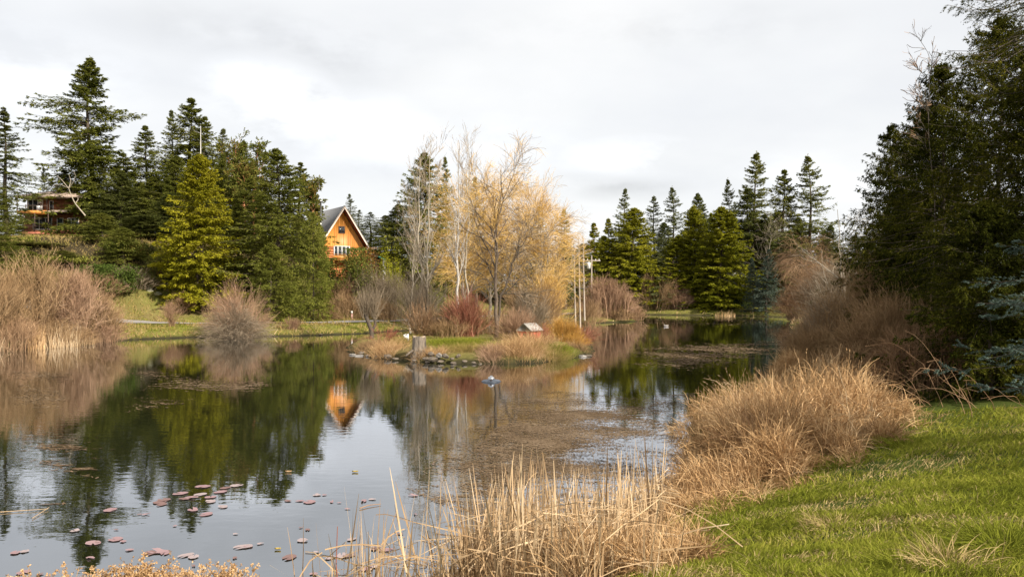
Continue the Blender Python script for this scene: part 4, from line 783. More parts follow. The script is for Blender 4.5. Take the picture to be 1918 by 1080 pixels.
for i_, (px, D, wp, dep, n_, a, b, m_, lab) in enumerate([
    (975, 45.6, 90, 1.2, 1800, .6, 1.2, 'straw', 'largest tan drooping grass mound at the front of the island'), (922, 45, 40, .9, 900, .5, 1.0, 'pink_twig', 'pinkish dry weed mound at the island front left of the largest tan mound'),
    (1035, 46.5, 80, 1.2, 1500, .4, .8, 'meadow_blade', 'yellow-tan grass at the right front of the island'), (1000, 49, 90, 2, 1500, .6, 1.1, 'straw', 'tan grass below the red hut'),
    (722, 48.2, 60, 1.4, 1200, .5, 1.0, 'straw', 'drooping tan grass at the left front of the island'), (690, 51.5, 50, 2, 800, .4, .9, 'tan_twig', 'brown weeds at the left tip of the island'),
    (760, 52, 70, 2.5, 1100, .3, .6, 'meadow_blade', 'yellow-green grass between the left tip and the stump'), (815, 45.7, 60, .6, 600, .3, .6, 'straw', 'thin tan grass above the island rocks'),
    (855, 49.5, 105, 2.2, 5200, .25, .5, 'grass', 'bright green grass patch in the middle of the island'), (870, 46.4, 95, .9, 1500, .3, .55, 'meadow_blade', 'tan grass fringe below the bright green patch'),
    (1048, 48.6, 46, 1.3, 2200, .25, .5, 'grass', 'small bright green grass patch at the right end of the island'), (785, 46.2, 26, .8, 500, .4, .8, 'tan_twig', 'brown weeds around the foot of the old stump'),
    (1085, 50.5, 40, 1, 500, .3, .7, 'tan_twig', 'rusty weeds above the pale rock at the right end of the island')]):
    tuft(px, D, wp, dep, n_, a, b, 400+i_, lab, m_)
# lawn blades near the camera
def lawn_blades(n, seed, m, name, lab, pred=None, l0=.05, l1=.15, w0=.006, dens=1.6, ymax=26):
    rng = np.random.default_rng(seed); N_ = n*3; u = rng.uniform(0, 1, N_); y = 3.2*(ymax/3.2)**u; x = rng.uniform(-.02, .86, N_)*y-.2
    keep = rng.uniform(0, 1, N_) < 1; x, y = x[keep], y[keep]
    z, d, di = terr(x, y, True); nz = wob(x, y, .35)+.6*wob(x+3, y-2, .12); k = (d > .5+.35*wob(x, y, .6)) & (y < 17.2+1.2*wob(x, y, 1)+.12*x)
    if pred is not None: k &= pred(x, y, d, nz, rng)
    x, y, z, d, nz = [a[k][:n] for a in (x, y, z, d, nz)]; n = len(x)
    az = 2.5*wob(x, y, .5)+rng.normal(size=n)*1.1; le = rng.uniform(.3, 1.3, n)
    D_ = np.stack([np.cos(az)*le, np.sin(az)*le, np.ones(n)], 1); ln = rng.uniform(l0, l1, n)*(1+.45*np.clip(nz, -1, 1.3))*(1+.9*(1-sm(.8, 2.6, d)))*(1+.25*sm(6, 15, y))
    T = grow(np.stack([x, y, z-.01], 1), D_, ln, 4, .12, -.30, rng); g = G()
    ribbons(g, T, np.array([1, .9, .6, .1])[None]*w0*(1+y[:, None]*.07)*rng.uniform(.6, 1.4, (n, 1)), rng); return ob(name, g.mesh(name, m), None, None, label=lab, category='grass', kind='stuff')
bare = lambda x, y, d, nz, r: (wob(x, y, .9)+.5*wob(x+2, y, .25)+r.normal(size=len(x))*.25 < .5)
lawn_blades(150000, 1, 'grass', 'grass', 'lush green lawn grass sloping down to the golden grass', bare)
lawn_blades(34000, 2, 'dry_blade', 'dry_grass', 'brown dead grass blades scattered and matted through the lawn', lambda x, y, d, nz, r: (wob(x, y, .9)+.5*wob(x+2, y, .25)+r.normal(size=len(x))*.25 > .30) | (r.uniform(0, 1, len(x)) < .10), .04, .11)
def tussock(px, D, r_, n, seed, m, h0, h1, lab, ww=.008):
    rng = np.random.default_rng(seed); x = W(px, D); z = tz(x, D); b = rng.normal(size=(n, 3))*[r_*.35, r_*.35, 0]; d = nrm(b+1e-6)*.9+rng.normal(size=(n, 3))*[.4, .4, .1]+[0, 0, 1]
    g = G(); ribbons(g, grow(b, d, rng.uniform(h0, h1, n), 6, .06, -.22, rng), np.array([1, 1, .9, .7, .45, .1])[None]*ww*rng.uniform(.6, 1.2, (n, 1)), rng)
    ob('grass_tussock', g.mesh('grass_tussock', m), None, (x, D, z-.02), label=lab, category='grass clump')
tussock(1885, 7.1, .42, 700, 1, 'grass', .25, .5, 'large dark green tussock at the right edge of the lawn')
tussock(1690, 6.6, .3, 260, 2, 'grass', .15, .3, 'small green tussock in the lower middle of the lawn')
tussock(1782, 6.5, .35, 200, 3, 'dry_blade', .2, .4, 'brown and green tussock with dry orange blades in the lower right lawn')
tussock(1560, 9.4, .5, 240, 4, 'dry_blade', .12, .28, 'flattened dry patch in the middle of the lawn')
tussock(1460, 6.3, .35, 260, 5, 'grass', .18, .32, 'tuft of longer green grass at the bottom left of the lawn')
tussock(1700, 15.2, .5, 320, 6, 'grass', .25, .5, 'tall bright grass tuft beside the right end of the golden grass')
# ground cover on the far banks
def cover(n, seed, m, name, lab, x0, x1, y0, y1, h0, h1, ww, pred):
    rng = np.random.default_rng(seed); y = rng.uniform(y0, y1, n); x = rng.uniform(x0, x1, n); z, d, di = terr(x, y, True); k = (d > .15) & pred(x, y, d); x, y, z = x[k], y[k], z[k]; n = len(x)
    pd = np.min(np.hypot(x[:, None]-px_[None, ::3], y[:, None]-py_[None, ::3]), 1); k = pd > 1.25; x, y, z = x[k], y[k], z[k]; n = len(x)
    T = grow(np.stack([x, y, z-.03], 1), rng.normal(size=(n, 3))*[.6, .6, .1]+[0, 0, 1], rng.uniform(h0, h1, n)*(1+.5*wob(x, y, .8)), 3, .1, -.2, rng); g = G()
    ribbons(g, T, np.array([1, .8, .2])[None]*ww*np.ones((n, 1)), rng); ob(name, g.mesh(name, m), None, None, label=lab, category='ground cover', kind='stuff')
cover(42000, 1, 'grass', 'bank_grass', 'green grass along the path on the left bank', -58, -2, 64, 90, .10, .22, .05, lambda x, y, d: (d < 17+2*wob(x, y, 2)) & (wob(x, y, 2.0) < .0))
cover(52000, 2, 'meadow_blade', 'slope_cover', 'tan and yellow weeds covering the left bank and slope', -62, 6, 64, 112, .18, .5, .06, lambda x, y, d: (wob(x, y, 2.0) > -.1) | (d > 15) | (d < 1.6))
cover(16000, 3, 'straw', 'shore_grass', 'dry grass fringing the far waterline', -60, 48, 50, 128, .25, .6, .05, lambda x, y, d: d < 1.3)
cover(14000, 4, 'grass', 'far_grass', 'green grass at the far right shore', 20, 60, 100, 135, .10, .25, .08, lambda x, y, d: d > .6)

# ------------------------------------------------------------------ floating weed, lily pads
def pz(px, py): D = F*H/(py-HY); return W(px, D), D
def weed(n, seed, poly, lab, s0, s1, thr, ns, el=2.2, z=.006, m='weed_bit', soft=.25):
    rng = np.random.default_rng(seed); pp_ = np.array([pz(*p) for p in poly]); a, b = pp_.min(0), pp_.max(0); XY = np.zeros((0, 2)); it = 0
    while len(XY) < n and it < 60:
        q = rng.uniform(a, b, (n*2, 2)); sd = sdist(q[:, 0], q[:, 1], pp_); k = sd < 0; fade = np.clip(-sd/(1.5*soft*4), 0, 1)
        v = wob(q[:, 0]*.7, q[:, 1], ns)+.6*wob(q[:, 0]+5, q[:, 1]*2, ns*.3)+.35*wob(q[:, 0], q[:, 1]*2, ns*.11)
        k &= (v+rng.normal(size=len(q))*soft > thr+(1-fade)*2.2) & (sdist(q[:, 0], q[:, 1], POND) < -.1) & (sdist(q[:, 0], q[:, 1], ISLE) > .1)
        XY = np.concatenate([XY, q[k]]); it += 1
    XY = XY[:n]; n = len(XY); az = rng.uniform(0, pi, n); d = np.stack([np.cos(az), np.sin(az)*.6, rng.normal(size=n)*.03], 1); c = np.array([XY[:, 0].mean(), XY[:, 1].mean(), 0])
    L_ = rng.uniform(s0, s1, n); g = G(); P = np.stack([XY[:, 0], XY[:, 1], z+rng.uniform(0, .006, n)], 1)-c; s = np.stack([-np.sin(az), np.cos(az), rng.normal(size=n)*.05], 1)
    V = np.stack([P-d*L_[:, None]/2, P+s*L_[:, None]/el/2, P+d*L_[:, None]/2, P-s*L_[:, None]/el/2], 1).reshape(-1, 3); g.add(V, np.arange(n*4).reshape(-1, 4))
    ob('floating_weed', g.mesh('floating_weed', m), None, c, label=lab, category='water weed', kind='stuff')
weed(60000, 1, [(760, 915), (840, 835), (920, 765), (1030, 730), (1180, 745), (1300, 735), (1320, 790), (1270, 900), (1180, 960), (1000, 1000), (860, 960)], 'brown mat of fine floating weed in front of the reeds', .03, .10, -.45, 1.0, soft=.9)
weed(14000, 12, [(860, 870), (930, 800), (1030, 765), (1100, 780), (1060, 850), (950, 930), (860, 930)], 'thicker brown patch of floating weed right of the tree reflections', .04, .11, -.3, .8, soft=.9)
weed(7500, 2, [(1130, 655), (1200, 645), (1330, 640), (1490, 632), (1500, 660), (1400, 690), (1330, 705), (1200, 695), (1140, 680)], 'pale streaky raft of floating weed in the right channel', .10, .34, -.05, 1.6, 3.0, soft=.7)
weed(900, 3, [(1180, 600), (1290, 590), (1480, 592), (1500, 612), (1350, 612), (1200, 608)], 'thin line of floating weed near the far shore', .15, .5, .3, 3, 3)
weed(2300, 4, [(-40, 820), (60, 812), (230, 808), (290, 835), (180, 870), (90, 930), (-40, 960)], 'broken brown floating reeds in the left foreground', .06, .26, .45, .5, 6, soft=.6)
weed(3000, 5, [(180, 700), (300, 685), (420, 700), (560, 712), (520, 745), (400, 755), (250, 790), (120, 795), (200, 740)], 'speckled floating weed under the cedar reflection', .06, .20, .25, 1.8, 2.5)
weed(1500, 6, [(-40, 690), (180, 690), (200, 760), (100, 790), (-40, 790)], 'thin floating weed under the left bush reflection', .06, .2, .3, 2, 3)
weed(700, 7, [(40, 850), (260, 860), (290, 920), (150, 980), (20, 960)], 'scattered floating stalks at the lower left', .08, .4, .4, 1, 7)
weed(900, 8, [(640, 560+110), (690, 664), (800, 690), (760, 700), (660, 690)], 'small floating scraps by the left tip of the island', .05, .15, .6, 1, 3)
# lily pads, each its own thing
def padmesh(seed):
    rng = np.random.default_rng(seed); n = 18; a = np.linspace(.22, 2*pi-.22, n); r = .14*(1+.14*np.sin(a*2+seed)+rng.normal(size=n)*.05)
    V = [(0, 0, .0)]+[(q*cos(t), q*sin(t), .003+(.03 if seed in (1, 5) and t > 4.5 else .006)*rng.uniform()) for q, t in zip(r, a)]
    return newmesh('lily_pad', np.array(V), None, 'lily_leaf', False, [(0, i, i+1) for i in range(1, n)])
pads = [padmesh(s) for s in range(8)]
for q_, mm in ((2, 'lily_pale'), (5, 'lily_pale'), (3, 'lily_brown'), (6, 'lily_brown'), (7, 'lily_brown')): pads[q_].materials[0] = MATS[mm]
dk = [(380, 911), (422, 914), (443, 909), (413, 921), (394, 931), (394, 939), (375, 926), (338, 924), (307, 936), (302, 945), (358, 932), (361, 955), (386, 963), (417, 949), (346, 934), (206, 955), (300, 940)]
for p, q in dk:
    x, y = pz(p, q); o = ob('lily_pad', pads[random.randrange(8)], None, (x, y, .008), label='round pinkish lily pad lying on the dark tree reflection', category='lily pad', group='lily pads clustered on the dark reflection')
    o.rotation_euler = (0, 0, random.uniform(0, 6.28)); s = random.uniform(.7, 1.0); o.scale = (s, s, 1)
lt = [(592, 927), (515, 935), (540, 938), (559, 938), (575, 992), (543, 1014), (565, 1012), (490, 1018), (455, 1024), (427, 1016), (442, 1000), (440, 1045), (362, 1043), (508, 1052), (540, 1044), (592, 1034), (620, 1044), (560, 1058), (365, 1060), (310, 1035), (292, 1033), (357, 1021),
      (218, 1010), (232, 1014), (185, 1015), (135, 1050), (170, 1045), (45, 1072), (75, 1076), (125, 995), (140, 994), (220, 992), (275, 963), (650, 925), (652, 953), (580, 940), (620, 940), (700, 945), (775, 963), (775, 928), (695, 935), (730, 985), (660, 1010), (750, 1000), (720, 1030), (790, 1012), (655, 1040), (585, 1075), (700, 1060), (280, 1005), (330, 985), (240, 1030), (30, 1035), (780, 1045)]
lt = [a_ for k_, a_ in enumerate(lt) if k_ % 4 != 1]; lt += [(a_+random.uniform(9, 17)*random.choice((-1, 1)), b_+random.uniform(-5, 5)) for a_, b_ in lt[::3]]
for p, q in lt:
    x, y = pz(p+random.uniform(-3, 3), q); o = ob('lily_pad', pads[random.randrange(8)], None, (x, y, .008), label='faded pinkish lily pad floating on the pale sky reflection', category='lily pad', group='lily pads scattered over the sky reflection')
    o.rotation_euler = (0, 0, random.uniform(0, 6.28)); s = random.choice((.3, .45, .6, .75, .9))*random.uniform(.85, 1.1); o.scale = (s, s*random.uniform(.6, 1), 1)
def curl_leaf(px, py, m, lab, s=.07):
    x, y = pz(px, py); g = G(); n = 7; a = np.linspace(-1, 1, n); V = []
    for t in a: w_ = .45*(1-t*t)+.03; V += [(t*s, -w_*s, .02+.25*s*t*t+.2*s), (t*s, 0, .008+.1*s*t*t), (t*s, w_*s, .02+.2*s)]
    Q = [(3*i+j, 3*i+j+1, 3*i+j+4, 3*i+j+3) for i in range(n-1) for j in (0, 1)]; ob('fallen_leaf', g.add(V, Q).mesh('fallen_leaf', m), None, (x, y, 0), label=lab, category='leaf')
curl_leaf(665, 884, 'yellow_leaf', 'curled yellow leaf floating alone in the open water'); curl_leaf(540, 884, 'straw', 'curled tan leaf floating on the edge of the dark reflection'); curl_leaf(520, 1029, 'yellow_leaf', 'small dark yellow leaf standing in the water at the bottom', .05)
def stick(pts, r, lab, m='brown_twig', name='floating_stick'):
    P = np.array([[*pz(a, b), c] for a, b, c in pts]); c = P[0].copy(); c[2] = 0; K = 8; u = np.linspace(0, len(P)-1, K); P = np.stack([np.interp(u, range(len(P)), P[:, q]) for q in range(3)], 1)-c
    g = G(); tubes(g, P[None], np.linspace(r, r*.5, K)[None], 5); ob(name, g.mesh(name, m), None, c, label=lab, category='stick')
stick([(674, 953, .02), (690, 948, .03), (713, 945, .02)], .012, 'dark curved stick floating left of the reeds'); stick([(0, 960, .02), (90, 955, .03)], .008, 'long straight reed stalk floating at the left edge', 'reed'); stick([(60, 972, .02), (92, 952, .03)], .008, 'short angled reed stalk floating at the lower left', 'reed')
def twig(px, D, top, label):
    x = W(px, D); z = max(tz(x, D), -.1); h = ZP(top, D)-z; g = G(); tubes(g, np.array([[(0, 0, 0), (.01, 0, h*.3), (-.015, 0, h*.6), (.0, 0, h)]]), np.array([[.009, .008, .006, .004]]), 5)
    ob('standing_twig', g.mesh('standing_twig', 'red_twig'), None, (x, D, z), label=label, category='twig')
twig(632, 8.4, 985, 'single dark red twig standing in the water left of the reeds')
# seed heads along the very bottom edge at left
def umbel(px, top, D, seed, w_=.30):
    rng = np.random.default_rng(seed); x = W(px, D); z = tz(x, D); h = ZP(top, D)-z; g = G(); n = 26; b = np.zeros((n, 3)); T = grow(b, rng.normal(size=(n, 3))*[.28, .28, 0]+[0, 0, 1], rng.uniform(.7, 1.0, n)*h, 5, .06, 0, rng)
    ribbons(g, T, .006, rng); p, d, _, _ = spawn(T, 9, .6, 1, .7, rng); Q = grow(p, d, rng.uniform(.04, .12, len(p)), 3, .1, .05, rng); ribbons(g, Q, .003, rng)
    p, d, _, _ = spawn(Q, 7, .5, 1, 1.2, rng); blades(g, p, d, .022, .016, rng); return g.mesh('dried_flower', 'straw'), (x, D, z)
for i_, (px, tp) in enumerate([(95, 1060), (240, 1052), (275, 1046), (300, 1056), (180, 1066), (395, 1062), (430, 1064), (330, 1064)]):
    me, lc = umbel(px, tp, 7.2, i_); ob('dried_flower', me, None, lc, label='dried tan flower head stalks poking up at the bottom edge', category='dried flower', group='dried flower heads along the bottom edge')

# ------------------------------------------------------------------ rocks
def rockmesh(seed, m):
    import bmesh
    bm = bmesh.new(); bmesh.ops.create_icosphere(bm, subdivisions=3, radius=.5); rng = np.random.default_rng(seed); off = Vector(rng.uniform(-9, 9, 3)); pl = [(Vector(nrm(rng.normal(size=3))), rng.uniform(.26, .42)) for _ in range(9)]
    for v in bm.verts:
        for nn, dd in pl:
            e = v.co.dot(nn)-dd
            if e > 0: v.co -= nn*e
        v.co *= 1+.16*mnoise.noise(v.co*3+off)+.05*mnoise.noise(v.co*9+off)
    me = bpy.data.meshes.new('rock'); bm.to_mesh(me); bm.free(); me.materials.append(MATS[m]); return me
RK = [rockmesh(s, 'rock') for s in range(5)]; PR = [rockmesh(s+9, 'pale_rock') for s in range(4)]; MR = [rockmesh(s+20, 'moss_rock') for s in range(3)]
def rock(px, py, D, wpx, hpx, pool, label, group=None, sink=.38):
    x = W(px, D); z = ZP(py, D); k_ = random.uniform(.7, 1.25); w_ = wpx/F*D*1.1*k_; h_ = hpx/F*D*1.15*k_*random.uniform(.8, 1.2); o = ob('rock', random.choice(pool), None, (x, D, z+h_*(.5-sink)), label=label, category='rock', group=group)
    o.rotation_euler = (0, 0, random.uniform(0, 6.28)); o.scale = (w_, w_, h_); return o
g1 = 'rocks along the front edge of the island'
for px, py, D, w_, h_ in [(797, 672, 44.9, 14, 7), (808, 665, 45.2, 12, 10), (835, 668, 44.6, 14, 9), (812, 673, 44.5, 16, 6), (846, 672, 44.5, 12, 7), (858, 668, 45, 12, 8), (870, 677, 44.1, 14, 7), (888, 680, 44, 12, 6), (775, 675, 45.1, 12, 7), (800, 678, 44.5, 10, 5), (825, 677, 44.4, 12, 5), (740, 672, 46.2, 14, 6), (725, 668, 47, 14, 7), (705, 668, 47.6, 12, 6), (900, 682, 43.9, 10, 5), (850, 680, 44.0, 10, 4)]:
    rock(px, py, D, w_, h_, RK, 'small grey-brown rock along the front edge of the island', g1)
rock(822, 668, 45.0, 15, 14, PR, 'tallest upright pale rock at the island edge right of the stump')
for px, py, D, w_, h_ in [(660, 664, 49.8, 14, 4), (672, 667, 49, 16, 5), (678, 662, 50.4, 12, 5), (690, 666, 48.8, 14, 5)]: rock(px, py, D, w_, h_, PR, 'flat pale slab at the left tip of the island', 'flat slabs at the left tip of the island')
rock(1090, 668, 48.5, 22, 7, PR, 'flat pale rock at the right tip of the island, left of its neighbour'); rock(1103, 667, 48.8, 12, 6, RK, 'darker smaller rock at the right tip of the island')
for px, py, D, w_, h_ in [(736, 614, 81.5, 10, 5), (749, 613, 81.5, 12, 7), (761, 614, 82, 8, 5), (728, 614, 81, 8, 4)]: rock(px, py, D, w_, h_, PR, 'pale rock on the left bank below the path, left of the birches', 'pale rocks below the path left of the birches')
for px, py, D, w_, h_ in [(553, 623, 71, 16, 5), (565, 620, 71.5, 12, 6), (578, 622, 71, 10, 6), (588, 615, 73, 14, 5), (600, 626, 70.5, 10, 4)]: rock(px, py, D, w_, h_, RK, 'grey rock at the water edge right of the weeping bush', 'rocks at the water edge right of the weeping bush')
for px, py, D, w_, h_ in [(262, 634, 65.8, 16, 4), (300, 631, 67, 18, 5), (322, 630, 67.5, 14, 6), (340, 629, 67.8, 12, 5), (315, 624, 68.8, 10, 4)]: rock(px, py, D, w_, h_, RK, 'low rock at the water edge of the lawn on the left bank', 'low rocks at the water edge of the left lawn')
for px, py, D, w_, h_ in [(228, 550, 84, 16, 6), (262, 540, 86, 20, 12), (280, 548, 85, 18, 14), (296, 552, 84, 12, 10), (250, 530, 88, 16, 8)]: rock(px, py, D, w_, h_, MR, 'mossy boulder in the outcrop at the top of the left lawn', 'mossy boulders at the top of the left lawn')

# ------------------------------------------------------------------ small island things
def stump():
    D = 46.2; x = W(785, D); z = tz(x, D); h = ZP(630, D)-z; e = empty('tree_stump', (x, D, z), label='old weathered stump with a flat top at the front of the island', category='stump')
    g = G(); n = 28; a = np.arange(n)*2*pi/n; rng = np.random.default_rng(3); prof = [(.52, -.3), (.47, .05), (.40, .25), (.37, h*.5), (.36, h*.9), (.36, h)]; fl_ = 1+.10*np.sin(a*5)+.06*np.sin(a*9+1)+rng.normal(size=n)*.025
    V = []
    for j, (r_, zz_) in enumerate(prof):
        for q in range(n): V.append((r_*fl_[q]*cos(a[q]), r_*fl_[q]*sin(a[q]), zz_+(.05*sin(a[q]*3) if j == 5 else 0)))
    Q = [(j*n+i, j*n+(i+1) % n, (j+1)*n+(i+1) % n, (j+1)*n+i) for j in range(5) for i in range(n)]; g.add(V, Q); ob('trunk', g.mesh('trunk', 'stump_wood'), e)
    t = G(); V = [(0, 0, h-.02)]+[(V[5*n+i][0]*.96, V[5*n+i][1]*.96, V[5*n+i][2]-.004) for i in range(n)]; t.add(V, None, [(0, i+1, (i+1) % n+1) for i in range(n)]); ob('cut_top', t.mesh('cut_top', 'cut_wood'), e)
    r_ = G(); P = grow(np.zeros((7, 3))+[0, 0, .35], np.stack([np.cos(np.arange(7)*.9+3), np.sin(np.arange(7)*.9+3), np.zeros(7)-.1], 1), .95, 6, .15, -.16, rng); tubes(r_, P, np.linspace(.12, .04, 6)[None]*np.ones((7, 1)), 6); ob('roots', r_.mesh('roots', 'stump_wood', True), e)
stump()
def bird_post():
    D = 52; x = W(764, D); z = tz(x, D); e = empty('white_post', (x, D, z), label='short white post with a small white box left of the stump', category='post'); h = ZP(625, D)-z
    ob('post', G().box(-.05, .05, -.05, .05, -.2, h).mesh('post', 'white_trim'), e)
    g = G(); g.box(-.26, -.053, -.09, .09, h-.30, h-.08); ob('box', g.mesh('box', 'white_trim'), e)
    g = G(); g.prism([(-.30, h-.08), (-.03+-.025, h-.08), (-.16, h+.02)], -.11, .11); ob('lid', g.mesh('lid', 'white_trim'), e)
bird_post()
def hut():
    D = 52.5; x = W(992, D); z = tz(x, D); s = D/F; e = empty('duck_hut', (x, D, z), radians(-38), label='small red wooden duck hut with a weathered grey roof half hidden in brush', category='hut')
    w_, d_, h1, h2 = .52, .55, .75, 1.12; g = G(); g.prism([(-w_, -.1), (w_, -.1), (w_, h1), (0, h2), (-w_, h1)], -d_, d_); wl = ob('wall', g.mesh('wall', 'red_paint'), e)
    g = G(); g.prism([(-.13, .12), (.13, .12), (.13, .45), (0, .55), (-.13, .45)], -d_-.012, -d_+.02); ob('doorway', g.mesh('doorway', 'dark_wood'), e)
    g = G(); k = (h2-h1)/w_
    g.prism([(-w_-.12, h1-.12*k+.01), (0, h2+.01), (w_+.12, h1-.12*k+.01), (w_+.12, h1-.12*k+.06), (0, h2+.07), (-w_-.12, h1-.12*k+.06)], -d_-.12, d_+.12); ob('roof', g.mesh('roof', 'weathered_roof'), e)
hut()
def fountain():
    x, y = pz(920, 714); e = empty('fountain_float', (x, y, 0), label='low grey floating fountain head in the pond in front of the island', category='fountain')
    g = G(); g.lathe([(.40, -.05), (.44, .02), (.36, .07), (.18, .10), (.16, .12)], 20); ob('float', g.mesh('float', 'float_grey', True), e)
    g = G(); g.lathe([(.14, .10), (.14, .19), (.10, .21), (.06, .21), (.06, .26), (.0, .27)], 14); ob('nozzle', g.mesh('nozzle', 'steel', True), e)
    g = G(); g.box(-.02, .02, -.415, -.375, .045, .11); g.box(-.06, .06, -.43, -.36, .11, .13); ob('cleat', g.mesh('cleat', 'dark_wood'), e)
fountain()
def pole():
    D = 118; x = W(1108, D); z = tz(x, D); h = ZP(478, D)-z; e = empty('utility_pole', (x, D, z), label='pale utility pole with a white transformer right of the dead trunks', category='utility pole')
    g = G(); tubes(g, np.array([[(0, 0, -.5), (0, 0, h*.5), (0, 0, h)]]), np.array([[.13, .115, .10]]), 10); ob('pole', g.mesh('pole', 'dead_bark', True), e)
    g = G(); g.box(-1.3, 1.3, -.06, .06, h-.85, h-.70); ob('crossarm', g.mesh('crossarm', 'dead_bark'), e)
    g = G(); g.lathe([(0, h-1.95), (.26, h-1.95), (.27, h-1.1), (.2, h-1.0), (0, h-.98)], 14, (-.42, -.0, 0)); ob('transformer', g.mesh('transformer', 'white_trim', True), e)
    for q in (-1.1, -.6, .6, 1.1):
        g = G(); g.lathe([(.04, h-.70), (.07, h-.62), (.04, h-.55), (0, h-.5)], 8, (q, 0, 0)); ob('insulator', g.mesh('insulator', 'white_trim', True), e)
pole()
def marker():
    D = 84; x = W(659, D); z = tz(x, D); h = .95; e = empty('marker_post', (x, D, z), label='thin pinkish marker stake on the slope above the path', category='marker'); g = G(); g.box(-.05, .05, -.03, .03, -.2, h); ob('stake', g.mesh('stake', 'pink_marker'), e)
    g = G(); g.box(-.09, .09, -.05, -.032, h-.25, h+.02); ob('plate', g.mesh('plate', 'white_trim'), e)
marker()
def duck():
    x, y = pz(1248, 611); e = empty('duck', (x, y, 0), radians(180), (1.0, 1.0, 1.0), label='small pale duck floating in the far channel', category='duck')
    import bmesh
    g = G(); K = 9; t = np.linspace(0, 1, K); cx = -.25+.5*t; cz = .05+.03*np.sin(t*pi)+np.where(t < .15, .05, 0); rr = .105*np.sin(np.clip(t*.9+.06, 0, 1)*pi)**.6
    tubes(g, np.stack([cx, cx*0, cz], 1)[None], rr[None], 10)
    tubes(g, np.array([[(.17, 0, .06), (.21, 0, .13), (.225, 0, .19), (.235, 0, .22), (.25, 0, .225)]]), np.array([[.06, .045, .04, .045, .012]]), 8)
    ob('body', g.mesh('body', 'duck_white', True), e); b = G(); tubes(b, np.array([[(.262, 0, .205), (.30, 0, .198), (.325, 0, .196)]]), np.array([[.018, .014, .008]]), 6); ob('bill', b.mesh('bill', 'yellow_leaf', True), e)
    b = G(); tubes(b, np.array([[(-.27, 0, .10), (-.2, 0, .13), (-.05, 0, .135), (.1, 0, .11)]]), np.array([[.01, .05, .055, .02]]), 8); ob('wing', b.mesh('wing', 'duck_brown', True), e)
duck()

